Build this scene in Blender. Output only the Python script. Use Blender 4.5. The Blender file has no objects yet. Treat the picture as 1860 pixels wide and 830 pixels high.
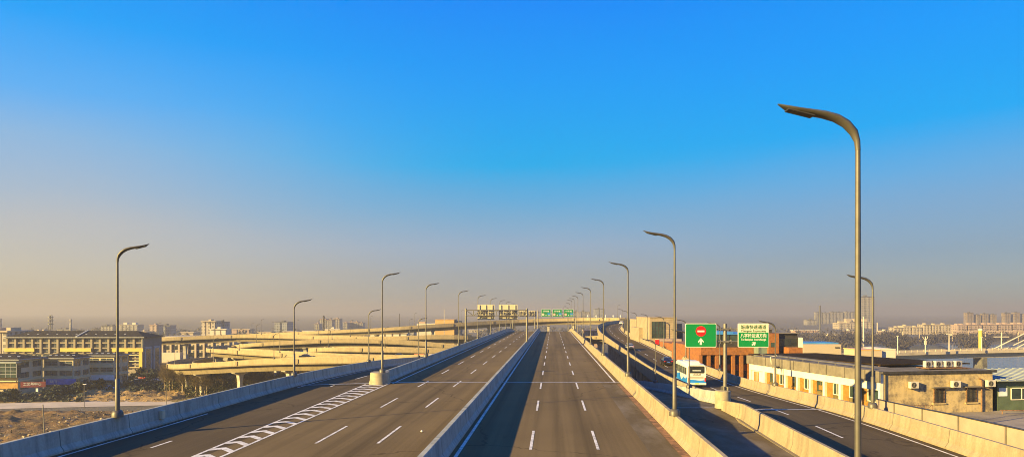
import bpy, bmesh, math, random
from mathutils import Vector, Matrix, noise
R = math.radians
random.seed(11)
scene = bpy.context.scene
col = scene.collection
# ------------------------------------------------------------------ survey constants
CZ, F, CX, HY = 27.0, 1240.0, 930.0, 567.0      # eye height above the ground, focal length, principal column, horizon row
def wx(px, Y): return (px - CX) / F * Y
def wz(py, Y): return CZ - (py - HY) / F * Y
def pt(px, py, Y): return Vector((wx(px, Y), Y, wz(py, Y)))
ORD = ['nearest', 'second', 'third', 'fourth', 'fifth', 'sixth', 'seventh', 'eighth', 'ninth', 'tenth', 'eleventh', 'twelfth', 'thirteenth', 'fourteenth', 'fifteenth', 'sixteenth', 'seventeenth', 'eighteenth', 'nineteenth', 'twentieth', 'twenty-first', 'twenty-second', 'twenty-third', 'twenty-fourth', 'twenty-fifth', 'twenty-sixth']

# ------------------------------------------------------------------ materials
def nmat(name):
    m = bpy.data.materials.new(name); m.use_nodes = True
    nt = m.node_tree
    return m, nt, nt.nodes['Principled BSDF']
def N(nt, typ, **kw):
    n = nt.nodes.new(typ)
    for k, v in kw.items():
        setattr(n, k, v)
    return n
def math_node(nt, op, a, b=None, c=None):
    n = N(nt, 'ShaderNodeMath', operation=op)
    for i, x in enumerate((a, b, c)):
        if x is None: continue
        if isinstance(x, (int, float)): n.inputs[i].default_value = x
        else: nt.links.new(x, n.inputs[i])
    return n.outputs[0]
def coords(nt, kind, scale=(1, 1, 1)):
    tc = N(nt, 'ShaderNodeTexCoord'); mp = N(nt, 'ShaderNodeMapping')
    mp.inputs['Scale'].default_value = scale
    nt.links.new(tc.outputs[kind], mp.inputs['Vector'])
    return mp.outputs[0]
def noise_fac(nt, vec, scale, detail=4, rough=.55, lo=.35, hi=.65):
    n = N(nt, 'ShaderNodeTexNoise'); n.inputs['Scale'].default_value = scale
    n.inputs['Detail'].default_value = detail; n.inputs['Roughness'].default_value = rough
    nt.links.new(vec, n.inputs['Vector'])
    mr = N(nt, 'ShaderNodeMapRange'); mr.inputs[1].default_value = lo; mr.inputs[2].default_value = hi
    nt.links.new(n.outputs['Fac'], mr.inputs[0])
    return mr.outputs[0]
def mixc(nt, fac, a, b, mode='MIX'):
    n = N(nt, 'ShaderNodeMix', data_type='RGBA', blend_type=mode)
    if isinstance(fac, (int, float)): n.inputs[0].default_value = fac
    else: nt.links.new(fac, n.inputs[0])
    for i, x in ((6, a), (7, b)):
        if isinstance(x, tuple): n.inputs[i].default_value = (*x, 1) if len(x) == 3 else x
        else: nt.links.new(x, n.inputs[i])
    return n.outputs[2]
def sc(c, k): return tuple(min(1, x * k) for x in c)
MATS = {}
def simple(name, c, rough=.6, metal=0, var=.18, scale=1.5, kind='Object', bump=0, bscale=20, detail=4, alpha=None, spec=None, emit=None):
    m, nt, b = nmat(name)
    f = noise_fac(nt, coords(nt, kind), scale, detail)
    nt.links.new(mixc(nt, f, sc(c, 1 - var), sc(c, 1 + var)), b.inputs['Base Color'])
    b.inputs['Roughness'].default_value = rough; b.inputs['Metallic'].default_value = metal
    if spec is not None: b.inputs['Specular IOR Level'].default_value = spec
    if bump:
        bp = N(nt, 'ShaderNodeBump'); bp.inputs['Strength'].default_value = bump
        f2 = noise_fac(nt, coords(nt, kind), bscale, 5, .6, .2, .8)
        nt.links.new(f2, bp.inputs['Height']); nt.links.new(bp.outputs[0], b.inputs['Normal'])
    MATS[name] = m
    return m
def concrete_uv(name, c, joint=6.0, streak=.45, dark=.5):
    m, nt, b = nmat(name)
    f = noise_fac(nt, coords(nt, 'Object'), .55, 6, .6)
    base = mixc(nt, f, sc(c, .82), sc(c, 1.14))
    f3 = noise_fac(nt, coords(nt, 'Object'), 7, 4, .6)
    base = mixc(nt, .25, base, mixc(nt, f3, sc(c, .6), sc(c, 1.25)))
    sf = noise_fac(nt, coords(nt, 'UV', (1.3, .16, 1)), 1.0, 6, .7, .47, .68)
    base = mixc(nt, math_node(nt, 'MULTIPLY', sf, streak), base, sc(c, .38))
    uv = N(nt, 'ShaderNodeTexCoord'); sp = N(nt, 'ShaderNodeSeparateXYZ'); nt.links.new(uv.outputs['UV'], sp.inputs[0])
    fr = math_node(nt, 'FRACT', math_node(nt, 'DIVIDE', sp.outputs[0], joint))
    j = math_node(nt, 'LESS_THAN', fr, .05 / joint * 1.2)
    base = mixc(nt, math_node(nt, 'MULTIPLY', j, dark), base, sc(c, .15))
    nt.links.new(base, b.inputs['Base Color']); b.inputs['Roughness'].default_value = .85
    bp = N(nt, 'ShaderNodeBump'); bp.inputs['Strength'].default_value = .25; bp.inputs['Distance'].default_value = .02
    nt.links.new(noise_fac(nt, coords(nt, 'Object'), 9, 6, .7, .2, .8), bp.inputs['Height']); nt.links.new(bp.outputs[0], b.inputs['Normal'])
    MATS[name] = m
    return m
def asphalt_mat(name, c, dust=0.0, track=.35):
    m, nt, b = nmat(name)
    g = noise_fac(nt, coords(nt, 'Object'), 24, 3, .7, .25, .75)
    base = mixc(nt, g, sc(c, .7), sc(c, 1.35))
    p = noise_fac(nt, coords(nt, 'Object'), .12, 5, .6, .3, .7)
    base = mixc(nt, math_node(nt, 'MULTIPLY', p, .45), base, sc(c, 1.55))
    t = noise_fac(nt, coords(nt, 'UV', (.012, .75, 1)), 1.0, 4, .55, .42, .68)
    base = mixc(nt, math_node(nt, 'MULTIPLY', t, track), base, sc(c, .5))
    # sealed cracks and worn spots
    vo = N(nt, 'ShaderNodeTexVoronoi', feature='DISTANCE_TO_EDGE'); vo.inputs['Scale'].default_value = .055
    wv = N(nt, 'ShaderNodeTexNoise'); wv.inputs['Scale'].default_value = .6; wv.inputs['Detail'].default_value = 5
    ov = coords(nt, 'Object'); nt.links.new(ov, wv.inputs['Vector'])
    av = N(nt, 'ShaderNodeVectorMath', operation='ADD'); sv = N(nt, 'ShaderNodeVectorMath', operation='SCALE'); sv.inputs['Scale'].default_value = 2.2
    nt.links.new(wv.outputs['Color'], sv.inputs[0]); nt.links.new(ov, av.inputs[0]); nt.links.new(sv.outputs[0], av.inputs[1])
    nt.links.new(av.outputs[0], vo.inputs['Vector'])
    cr = math_node(nt, 'LESS_THAN', vo.outputs['Distance'], .004)
    base = mixc(nt, math_node(nt, 'MULTIPLY', cr, .5), base, sc(c, .35))
    oil = noise_fac(nt, coords(nt, 'UV', (.35, 1.1, 1)), 1.3, 3, .5, .66, .76)
    base = mixc(nt, math_node(nt, 'MULTIPLY', oil, .4), base, sc(c, .45))
    if dust:
        d = noise_fac(nt, coords(nt, 'Object', (.5, .16, 1)), .9, 6, .65, .45, .72)
        base = mixc(nt, math_node(nt, 'MULTIPLY', d, dust), base, (.21, .18, .14))
        d2 = noise_fac(nt, coords(nt, 'Object'), 3.2, 4, .6, .66, .74)
        base = mixc(nt, math_node(nt, 'MULTIPLY', d2, dust * .6), base, (.27, .24, .19))
    nt.links.new(base, b.inputs['Base Color']); b.inputs['Roughness'].default_value = .82
    b.inputs['Specular IOR Level'].default_value = .06
    bp = N(nt, 'ShaderNodeBump'); bp.inputs['Strength'].default_value = .3; bp.inputs['Distance'].default_value = .01
    nt.links.new(noise_fac(nt, coords(nt, 'Object'), 45, 3, .7, .2, .8), bp.inputs['Height']); nt.links.new(bp.outputs[0], b.inputs['Normal'])
    MATS[name] = m
    return m
def grid_mat(name, wall, win, px=3.2, pz=3.0, fw=.55, fh=.5, rough=.7, band=None):
    """a facade too far away for its windows to be separate: rows of panes between piers"""
    m, nt, b = nmat(name)
    tc = N(nt, 'ShaderNodeTexCoord'); sp = N(nt, 'ShaderNodeSeparateXYZ'); nt.links.new(tc.outputs['Object'], sp.inputs[0])
    h = math_node(nt, 'ADD', sp.outputs[0], sp.outputs[1])
    fx = math_node(nt, 'FRACT', math_node(nt, 'DIVIDE', h, px)); fz = math_node(nt, 'FRACT', math_node(nt, 'DIVIDE', sp.outputs[2], pz))
    k = math_node(nt, 'MULTIPLY', math_node(nt, 'LESS_THAN', fx, fw), math_node(nt, 'LESS_THAN', math_node(nt, 'ABSOLUTE', math_node(nt, 'SUBTRACT', fz, .55)), fh / 2))
    wn = N(nt, 'ShaderNodeTexWhiteNoise', noise_dimensions='2D')
    cb = N(nt, 'ShaderNodeCombineXYZ'); nt.links.new(math_node(nt, 'FLOOR', math_node(nt, 'DIVIDE', h, px)), cb.inputs[0]); nt.links.new(math_node(nt, 'FLOOR', math_node(nt, 'DIVIDE', sp.outputs[2], pz)), cb.inputs[1])
    nt.links.new(cb.outputs[0], wn.inputs['Vector'])
    wc = mixc(nt, wn.outputs['Value'], sc(win, .6), sc(win, 1.9))
    f = noise_fac(nt, coords(nt, 'Object'), .08, 5)
    wl = mixc(nt, f, sc(wall, .85), sc(wall, 1.12))
    g = N(nt, 'ShaderNodeNewGeometry'); s2 = N(nt, 'ShaderNodeSeparateXYZ'); nt.links.new(g.outputs['Normal'], s2.inputs[0])
    up = math_node(nt, 'LESS_THAN', math_node(nt, 'ABSOLUTE', s2.outputs[2]), .5)
    nt.links.new(mixc(nt, math_node(nt, 'MULTIPLY', k, up), wl, wc), b.inputs['Base Color']); b.inputs['Roughness'].default_value = rough
    MATS[name] = m
    return m

asphalt_mat('asphalt', (.138, .1, .048), track=.75)
asphalt_mat('asphalt_dusty', (.1, .077, .042), dust=.8, track=.1)
asphalt_mat('asphalt_ramp', (.088, .066, .036), track=.6)
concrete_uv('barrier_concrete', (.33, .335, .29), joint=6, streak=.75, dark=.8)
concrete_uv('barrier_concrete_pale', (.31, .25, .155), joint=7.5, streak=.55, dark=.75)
concrete_uv('viaduct_concrete', (.31, .245, .145), joint=9, streak=.3, dark=.35)
concrete_uv('girder_concrete', (.21, .17, .105), joint=14, streak=.5, dark=.3)
simple('pier_concrete', (.38, .35, .3), .85, var=.25, scale=.8, bump=.2)
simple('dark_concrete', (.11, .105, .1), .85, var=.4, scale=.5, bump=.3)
simple('gutter', (.2, .1, .045), .9, var=.6, scale=1.8, detail=6)
m, nt, b = nmat('paint')
wf = noise_fac(nt, coords(nt, 'Object'), 2.2, 7, .75, .4, .56)
nt.links.new(mixc(nt, wf, (.4, .37, .32), (.74, .71, .66)), b.inputs['Base Color']); b.inputs['Roughness'].default_value = .6
MATS['paint'] = m
simple('joint_steel', (.32, .31, .3), .55, .2, var=.3, scale=4)
simple('lamp_steel', (.10, .092, .08), .5, .3, var=.12, scale=3)
simple('lamp_underside', (.05, .045, .04), .5, .2, var=.2)
simple('lamp_lens', (.3, .22, .09), .35, var=.1)
simple('galvanised', (.17, .16, .14), .5, .3, var=.15, scale=2)
simple('sign_back', (.48, .43, .31), .5, var=.06)
simple('sign_letter_green', (.0, .09, .02), .5, var=.04)
simple('lane_sign_green', (.0, .17, .06), .5, var=.05)
simple('sign_green', (.0, .2, .045), .4, var=.05, scale=1)
simple('sign_white', (.66, .64, .57), .45, var=.04)
simple('sign_cream', (.62, .58, .42), .45, var=.04)
simple('sign_red', (.72, .012, .01), .4, var=.04)
simple('sign_blue', (.02, .2, .6), .4, var=.04)
simple('sign_orange', (.75, .38, .12), .4, var=.04)
simple('bus_white', (.66, .64, .58), .28, var=.05, scale=.8)
simple('bus_blue', (.02, .2, .62), .3, var=.1)
simple('glass_dark', (.02, .024, .026), .08, var=.3, scale=.8, spec=.7)
simple('glass_green', (.03, .05, .045), .1, var=.4, scale=.5, spec=.7)
simple('car_dark', (.015, .014, .016), .22, .2, var=.1)
simple('car_silver', (.55, .55, .55), .28, .4, var=.05)
simple('car_white', (.78, .78, .76), .3, var=.04)
simple('car_red', (.4, .03, .03), .3, var=.04)
simple('tyre', (.02, .02, .02), .85, var=.2)
simple('rim', (.45, .45, .45), .35, .7, var=.1)
simple('tail_red', (.5, .01, .01), .25, var=.1)
simple('plate_yellow', (.75, .5, .03), .5, var=.1)
simple('plate_blue', (.05, .12, .5), .5, var=.1)
simple('black_plastic', (.02, .02, .02), .6, var=.2)
simple('brick_orange', (.24, .09, .022), .8, var=.22, scale=2.5, bump=.25)
simple('cladding_dark', (.035, .032, .03), .5, var=.3, scale=.6)
simple('panel_green', (.16, .2, .16), .6, var=.15, scale=.8)
simple('beige_stone', (.30, .235, .155), .75, var=.14, scale=.7)
simple('white_plaster', (.72, .65, .52), .8, var=.1, scale=1.2)
simple('grey_fascia', (.15, .132, .105), .85, var=.22, scale=.9, bump=.15)
simple('roof_felt', (.17, .15, .12), .95, spec=.1, var=.3, scale=.5, bump=.2)
simple('door_wood', (.27, .13, .02), .55, var=.22, scale=3)
simple('olive_panel', (.13, .1, .035), .6, var=.2, scale=2)
simple('steel_dark', (.05, .045, .04), .6, .3, var=.3)
simple('rust', (.2, .11, .055), .75, .2, var=.35, scale=5)
simple('rust_roof', (.03, .021, .013), .95, 0, spec=.03, var=.35, scale=1.2)
simple('ac_white', (.55, .5, .4), .5, var=.1, scale=2)
simple('terrace_concrete', (.235, .2, .155), .9, var=.3, scale=.35, bump=.3, detail=7)
simple('wall_panel', (.34, .265, .2), .8, var=.1, scale=1.0)
simple('roof_tile', (.028, .025, .023), .9, spec=.1, var=.35, scale=1.2, bump=.4, bscale=6)
simple('hotel_wall', (.25, .21, .155), .8, var=.12, scale=.6)
simple('hotel_yellow', (.55, .39, .07), .7, var=.08, scale=.5)
simple('hotel_grey', (.10, .11, .12), .75, var=.15, scale=.4)
simple('hotel_lightgrey', (.30, .31, .32), .75, var=.1, scale=.4)
simple('shop_wall', (.46, .39, .25), .8, var=.15, scale=.5)
simple('shop_cream', (.62, .5, .28), .75, var=.1, scale=.5)
simple('shop_glass', (.035, .05, .06), .15, var=.5, scale=.4, spec=.7)
simple('banner_blue', (.015, .09, .42), .6, var=.25, scale=.8)
simple('banner_white', (.62, .66, .68), .6, var=.15, scale=.8)
simple('banner_maroon', (.16, .02, .025), .6, var=.2, scale=.8)
simple('banner_amber', (.35, .17, .02), .6, var=.3, scale=.8)
simple('metal_roof', (.24, .27, .26), .6, 0, var=.15, scale=.7)
simple('green_paint', (.085, .115, .065), .6, var=.2, scale=1)
simple('blue_roof', (.05, .22, .5), .5, .1, var=.2, scale=.3)
simple('far_beige', (.42, .34, .24), .8, var=.1, scale=.05)
simple('far_white', (.55, .49, .4), .8, var=.1, scale=.05)
simple('far_pink', (.38, .27, .22), .8, var=.12, scale=.05)
simple('far_ochre', (.48, .3, .11), .8, var=.08, scale=.1)
simple('far_dark', (.09, .09, .1), .8, var=.2, scale=.05)
simple('bridge_concrete', (.45, .38, .28), .8, var=.12, scale=.2)
simple('boat_red', (.6, .03, .04), .4, var=.1)
simple('bark_pale', (.42, .33, .22), .9, var=.3, scale=3)
simple('bark', (.16, .12, .075), .9, var=.3, scale=3)
simple('twigs', (.085, .058, .018), .9, var=.5, scale=.4)
simple('dark_leaf', (.022, .03, .016), .8, var=.6, scale=.6)
simple('undergrowth_leaf', (.042, .042, .009), .9, var=.6, scale=.25)
simple('far_wood_leaf', (.045, .037, .03), .95, var=.5, scale=.03)
simple('hazy_tree_leaf', (.10, .085, .065), .95, var=.3, scale=.03)
simple('coal_heap', (.035, .04, .055), .9, var=.3, scale=.1)
simple('plastic_orange', (.7, .22, .03), .6, var=.1)
simple('light_fitting', (.8, .8, .78), .4, var=.05)
simple('skin', (.45, .28, .2), .6, var=.1)
grid_mat('facade_tower_a', (.27, .25, .23), (.10, .10, .11), 3.4, 3.0, .6, .55)
grid_mat('facade_tower_b', (.22, .17, .13), (.12, .11, .11), 4.2, 3.1, .5, .5)
grid_mat('facade_tower_c', (.24, .25, .28), (.08, .09, .11), 2.6, 3.2, .65, .6)
grid_mat('facade_slab', (.40, .34, .27), (.12, .11, .10), 3.6, 3.0, .5, .52)
grid_mat('facade_pink', (.36, .27, .22), (.13, .10, .09), 4.0, 3.0, .5, .5)
grid_mat('facade_mid', (.42, .36, .27), (.05, .055, .06), 4.4, 3.4, .7, .55)
# stained plaster of the end wall
m, nt, b = nmat('stained_plaster')
f1 = noise_fac(nt, coords(nt, 'Object'), .75, 8, .68, .44, .6)
f2 = noise_fac(nt, coords(nt, 'Object', (2, 2, .4)), 1.4, 6, .6, .5, .72)
f3 = noise_fac(nt, coords(nt, 'Object'), 3.5, 6, .65, .4, .62)
c1 = mixc(nt, f1, (.50, .38, .19), (.15, .12, .085))
c1 = mixc(nt, math_node(nt, 'MULTIPLY', f3, .35), c1, (.56, .43, .22))
c1 = mixc(nt, math_node(nt, 'MULTIPLY', f2, .4), c1, (.2, .15, .1))
nt.links.new(c1, b.inputs['Base Color']); b.inputs['Roughness'].default_value = .9
MATS['stained_plaster'] = m
# soil and fields
def soil(name, a, bcol, ccol, s=.06):
    m, nt, b = nmat(name)
    f1 = noise_fac(nt, coords(nt, 'Object'), s, 8, .65, .38, .62)
    f2 = noise_fac(nt, coords(nt, 'Object', (1, .45, 1)), s * 6, 8, .7, .45, .66)
    f3 = noise_fac(nt, coords(nt, 'Object'), s * 22, 5, .7, .6, .7)
    c1 = mixc(nt, f1, a, bcol)
    c1 = mixc(nt, math_node(nt, 'MULTIPLY', f2, .7), c1, ccol)
    c1 = mixc(nt, math_node(nt, 'MULTIPLY', f3, .4), c1, (.42, .36, .28))
    nt.links.new(c1, b.inputs['Base Color']); b.inputs['Roughness'].default_value = .95
    bp = N(nt, 'ShaderNodeBump'); bp.inputs['Strength'].default_value = .8; bp.inputs['Distance'].default_value = .4
    nt.links.new(noise_fac(nt, coords(nt, 'Object'), .9, 7, .7, .2, .8), bp.inputs['Height']); nt.links.new(bp.outputs[0], b.inputs['Normal'])
    MATS[name] = m
soil('ground', (.12, .1, .075), (.085, .08, .06), (.15, .13, .1), .012)
soil('soil', (.20, .108, .03), (.05, .03, .01), (.28, .18, .065), .09)
soil('sand', (.38, .25, .09), (.26, .16, .055), (.16, .1, .04), .09)
soil('dry_verge', (.30, .22, .055), (.2, .15, .04), (.25, .18, .05), .1)
simple('path_concrete', (.46, .39, .3), .9, var=.15, scale=.15)
simple('rubble_stone', (.30, .24, .16), .9, var=.4, scale=.7)
m, nt, b = nmat('water')
b.inputs['Base Color'].default_value = (.10, .13, .16, 1); b.inputs['Roughness'].default_value = .12
bp = N(nt, 'ShaderNodeBump'); bp.inputs['Strength'].default_value = .25; bp.inputs['Distance'].default_value = .25
nt.links.new(noise_fac(nt, coords(nt, 'Object', (.6, 1, 1)), .5, 5, .6, .2, .8), bp.inputs['Height']); nt.links.new(bp.outputs[0], b.inputs['Normal'])
MATS['water'] = m

# ------------------------------------------------------------------ mesh building
WL = {}                                              # world location of things, for parts given in world coordinates
class MB:
    def __init__(s): s.v = []; s.f = []; s.uv = []
    def add(s, vs, fs, uvs=None):
        o = len(s.v); s.v += [tuple(v) for v in vs]
        for i, f in enumerate(fs):
            s.f.append(tuple(o + j for j in f)); s.uv.append(uvs[i] if uvs else None)
        return s
    def box(s, x0, x1, y0, y1, z0, z1):
        return s.add([(x0,y0,z0),(x1,y0,z0),(x1,y1,z0),(x0,y1,z0),(x0,y0,z1),(x1,y0,z1),(x1,y1,z1),(x0,y1,z1)],
                     [(3,2,1,0),(4,5,6,7),(0,1,5,4),(1,2,6,5),(2,3,7,6),(3,0,4,7)])
    def obox(s, c, d, rz=0, rx=0):
        M = Matrix.Translation(c) @ Matrix.Rotation(rz, 4, 'Z') @ Matrix.Rotation(rx, 4, 'X')
        x, y, z = (k / 2 for k in d)
        return s.add([M @ Vector(p) for p in ((-x,-y,-z),(x,-y,-z),(x,y,-z),(-x,y,-z),(-x,-y,z),(x,-y,z),(x,y,z),(-x,y,z))],
                     [(3,2,1,0),(4,5,6,7),(0,1,5,4),(1,2,6,5),(2,3,7,6),(3,0,4,7)])
    def quad(s, a, b, c, d): return s.add([a, b, c, d], [(0, 1, 2, 3)])
    def tube(s, pts, rad, n=8, cap=True, squash=None):
        pts = [Vector(p) for p in pts]
        if not isinstance(rad, (list, tuple)): rad = [rad] * len(pts)
        vs, fs = [], []
        up = None
        for i, p in enumerate(pts):
            t = (pts[min(i+1, len(pts)-1)] - pts[max(i-1, 0)]).normalized()
            if up is None:
                ref = Vector((0, 1, 0)) if abs(t.y) < .9 else Vector((1, 0, 0))
            else: ref = up
            a = (ref - t * ref.dot(t)).normalized(); up = a
            b = t.cross(a)
            r = rad[i]; ra, rb = r if isinstance(r, tuple) else (r, r)
            for k in range(n):
                w = 2 * math.pi * k / n
                vs.append(p + a * (ra * math.cos(w)) + b * (rb * math.sin(w)))
        for i in range(len(pts) - 1):
            for k in range(n):
                fs.append((i*n+k, i*n+(k+1) % n, (i+1)*n+(k+1) % n, (i+1)*n+k))
        if cap:
            fs.append(tuple(range(n-1, -1, -1))); fs.append(tuple((len(pts)-1)*n+k for k in range(n)))
        return s.add(vs, fs)
    def lathe(s, prof, n=20, c=(0, 0, 0)):
        vs, fs = [], []
        for r, z in prof:
            for k in range(n):
                w = 2 * math.pi * k / n
                vs.append((c[0] + r * math.cos(w), c[1] + r * math.sin(w), c[2] + z))
        for i in range(len(prof) - 1):
            for k in range(n):
                fs.append((i*n+k, i*n+(k+1) % n, (i+1)*n+(k+1) % n, (i+1)*n+k))
        fs.append(tuple(range(n-1, -1, -1))); fs.append(tuple((len(prof)-1)*n+k for k in range(n)))
        return s.add(vs, fs)
    def prism(s, poly, h0, h1, axis='Z'):
        n = len(poly)
        def m(p, h): return {'Z': (p[0], p[1], h), 'Y': (p[0], h, p[1]), 'X': (h, p[0], p[1])}[axis]
        return s.add([m(p, h0) for p in poly] + [m(p, h1) for p in poly],
                     [tuple(range(n-1, -1, -1)), tuple(range(n, 2*n))] + [(i, (i+1) % n, n+(i+1) % n, n+i) for i in range(n)])
    def sweep(s, path, prof, closed=True, caps=True):
        n = len(prof); vs, fs, uvs = [], [], []
        L = 0; prev = None; us = []
        path = [Vector(p) for p in path]
        for i, p in enumerate(path):
            t = path[min(i+1, len(path)-1)] - path[max(i-1, 0)]; t.z = 0; t.normalize()
            nr = Vector((t.y, -t.x, 0))
            if prev is not None: L += (p - prev).length
            prev = p; us.append(L)
            for o, h in prof: vs.append(p + nr * o + Vector((0, 0, h)))
        vv = [0]
        for k in range(n):
            a, b = prof[k], prof[(k+1) % n]; vv.append(vv[-1] + math.hypot(a[0]-b[0], a[1]-b[1]))
        for i in range(len(path) - 1):
            for k in range(n if closed else n - 1):
                k2 = (k+1) % n
                fs.append((i*n+k, i*n+k2, (i+1)*n+k2, (i+1)*n+k))
                uvs.append(((us[i], vv[k]), (us[i], vv[k+1]), (us[i+1], vv[k+1]), (us[i+1], vv[k])))
        if caps and closed:
            fs.append(tuple(range(n-1, -1, -1))); uvs.append(tuple((us[0] + 1 + prof[k][0], prof[k][1]) for k in range(n-1, -1, -1)))
            m = (len(path)-1)*n
            fs.append(tuple(m+k for k in range(n))); uvs.append(tuple((us[-1] + 1 + prof[k][0], prof[k][1]) for k in range(n)))
        return s.add(vs, fs, uvs)
    def build(s, name, mat, parent=None, world=True, smooth=False, bevel=0, recalc=True, angle=40):
        off = WL.get(parent.name, Vector()) if (parent is not None and world) else Vector()
        me = bpy.data.meshes.new(name)
        me.from_pydata([(v[0]-off.x, v[1]-off.y, v[2]-off.z) for v in s.v], [], s.f)
        if any(u is not None for u in s.uv):
            ul = me.uv_layers.new(name='UVMap')
            i = 0
            for f, u in zip(s.f, s.uv):
                for k in range(len(f)):
                    if u is not None: ul.data[i].uv = u[k]
                    i += 1
        if recalc or bevel:
            bm = bmesh.new(); bm.from_mesh(me)
            if bevel:
                bmesh.ops.bevel(bm, geom=[e for e in bm.edges], offset=bevel, segments=2, affect='EDGES', profile=.5, clamp_overlap=True)
            bmesh.ops.recalc_face_normals(bm, faces=bm.faces)
            bm.to_mesh(me); bm.free()
        if smooth:
            me.polygons.foreach_set('use_smooth', [True] * len(me.polygons))
            me.set_sharp_from_angle(angle=R(angle))
        me.materials.append(MATS[mat] if isinstance(mat, str) else mat)
        o = bpy.data.objects.new(name, me); col.objects.link(o)
        if parent is not None:
            o.parent = parent
            WL[o.name] = WL.get(parent.name, Vector())
        return o
def tag(o, label=None, cat=None, group=None, kind=None):
    if label: o['label'] = label
    if cat: o['category'] = cat
    if group: o['group'] = group
    if kind: o['kind'] = kind
    return o
def thing(name, label, cat, loc=(0, 0, 0), rz=0, group=None):
    o = bpy.data.objects.new(name, None); col.objects.link(o); o.empty_display_size = .2
    o.location = loc; o.rotation_euler = (0, 0, rz); WL[o.name] = Vector(loc)
    return tag(o, label, cat, group)
def struct(mb, name, mat, **kw): return tag(mb.build(name, mat, **kw), kind='structure')
KIDS = {}
def copy_tree(o, parent=None):
    c = o.copy(); col.objects.link(c); c.parent = parent
    for ch in list(o.children): copy_tree(ch, c)
    return c
def dup(root, loc, rz, label, group=None, scale=None):
    r = copy_tree(root); r.location = loc; r.rotation_euler = (0, 0, rz); r['label'] = label
    if group: r['group'] = group
    if scale: r.scale = scale
    return r
def text(body, size, mat, parent, loc, rot=(R(90), 0, 0), ext=.004, name='lettering', width=None):
    c = bpy.data.curves.new('t', 'FONT'); c.body = body; c.size = size; c.align_x = 'CENTER'; c.align_y = 'CENTER'; c.extrude = ext; c.offset = size * .011
    c.resolution_u = 3
    o = bpy.data.objects.new('t', c); col.objects.link(o)
    me = bpy.data.meshes.new_from_object(o.evaluated_get(bpy.context.evaluated_depsgraph_get()))
    bpy.data.objects.remove(o); bpy.data.curves.remove(c)
    if width:
        xs = [v.co.x for v in me.vertices]
        if xs:
            k = width / (max(xs) - min(xs))
            for v in me.vertices: v.co.x *= k
    me.materials.clear(); me.materials.append(MATS[mat]); me.name = name
    o = bpy.data.objects.new(name, me); col.objects.link(o); o.parent = parent
    o.location = loc; o.rotation_euler = rot
    return o
def catmull(pts, step=2.0):
    pts = [Vector(p) for p in pts]
    P = [pts[0] * 2 - pts[1]] + pts + [pts[-1] * 2 - pts[-2]]
    out = []
    for i in range(1, len(P) - 2):
        n = max(1, int((P[i+1] - P[i]).length / step))
        for k in range(n):
            t = k / n; a, b, c, d = P[i-1], P[i], P[i+1], P[i+2]
            out.append(.5 * (2*b + (c-a)*t + (2*a-5*b+4*c-d)*t*t + (3*b-a-3*c+d)*t**3))
    out.append(pts[-1])
    return out

# ------------------------------------------------------------------ road alignments
U = .0597
DECK = 7.6
def zmain(Y):
    if Y <= 260: return CZ - DECK
    k = .0006; yl = 322
    if Y <= yl: return CZ - DECK - k * (Y - 260) ** 2
    return CZ - DECK - k * (yl - 260) ** 2 - 2 * k * (yl - 260) * (Y - yl)
YMAX = 440
def ys(y0, y1):
    out = []; y = y0
    while y < y1 - .5:
        out.append(y); y += 12 if y < 240 else 3
    return out + [y1]
def mp(x0, y0, y1, dz=0): return [(x0 + U * y, y, zmain(y) + dz) for y in ys(y0, y1)]

# ramp to the right: centre dashes give the alignment
dash_px = [(1532,786),(1440,752),(1364,730),(1308.5,711.6),(1265,695),(1235,680),(1211.9,666.7),(1191.6,654.6),(1175.7,645),(1162.2,636.9),(1150,630),(1140.5,624.2),(1131.4,618.8),(1123.7,614.2),(1116.4,609.7),(1111,606)]
ramp_ctrl = [(16.6, 8, CZ-7.5), (18.3, 22, CZ-7.55)]
for k, (a, b_) in enumerate(dash_px):
    Y = 43 + 13.5 * k; ramp_ctrl.append((wx(a, Y), Y, wz(b_, Y)))
ramp_ctrl += [(37.7, 260, CZ-7.25), (39.1, 276, CZ-6.9), (41.2, 292, CZ-6.5), (45.0, 310, CZ-6.0), (51.5, 328, CZ-5.5), (59, 350, CZ-5.0), (67.5, 385, CZ-4.9), (80, 450, CZ-6.5), (96, 560, CZ-9.5)]
# light smoothing of the picks
for _ in range(2):
    ramp_ctrl = [ramp_ctrl[0]] + [tuple(.25*ramp_ctrl[i-1][j] + .5*ramp_ctrl[i][j] + .25*ramp_ctrl[i+1][j] if j != 1 else ramp_ctrl[i][1] for j in range(3)) for i in range(1, len(ramp_ctrl)-1)] + [ramp_ctrl[-1]]
ramp_path = catmull(ramp_ctrl, 2.0)
def offset(path, o, dz=0):
    out = []
    for i, p in enumerate(path):
        t = path[min(i+1, len(path)-1)] - path[max(i-1, 0)]; t = Vector((t.x, t.y, 0)).normalized()
        out.append(p + Vector((t.y, -t.x, 0)) * o + Vector((0, 0, dz)))
    return out
def cut(path, y0, y1): return [p for p in path if y0 <= p[1] <= y1]
def along(path, Y):
    for a, b in zip(path, path[1:]):
        if a[1] <= Y <= b[1]:
            t = (Y - a[1]) / max(1e-6, b[1] - a[1]); return Vector(a).lerp(Vector(b), t)
    return Vector(path[-1])
def arc_cut(path, s0, s1, step=None):
    """piece of a polyline between two lengths"""
    out = []; L = 0
    for a, b in zip(path, path[1:]):
        a, b = Vector(a), Vector(b); l = (b - a).length
        if L + l > s0 and L < s1:
            t0 = max(0, (s0 - L) / l); t1 = min(1, (s1 - L) / l)
            if not out: out.append(a.lerp(b, t0))
            out.append(a.lerp(b, t1))
        L += l
    return out
def plen(path): return sum((Vector(b) - Vector(a)).length for a, b in zip(path, path[1:]))

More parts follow.
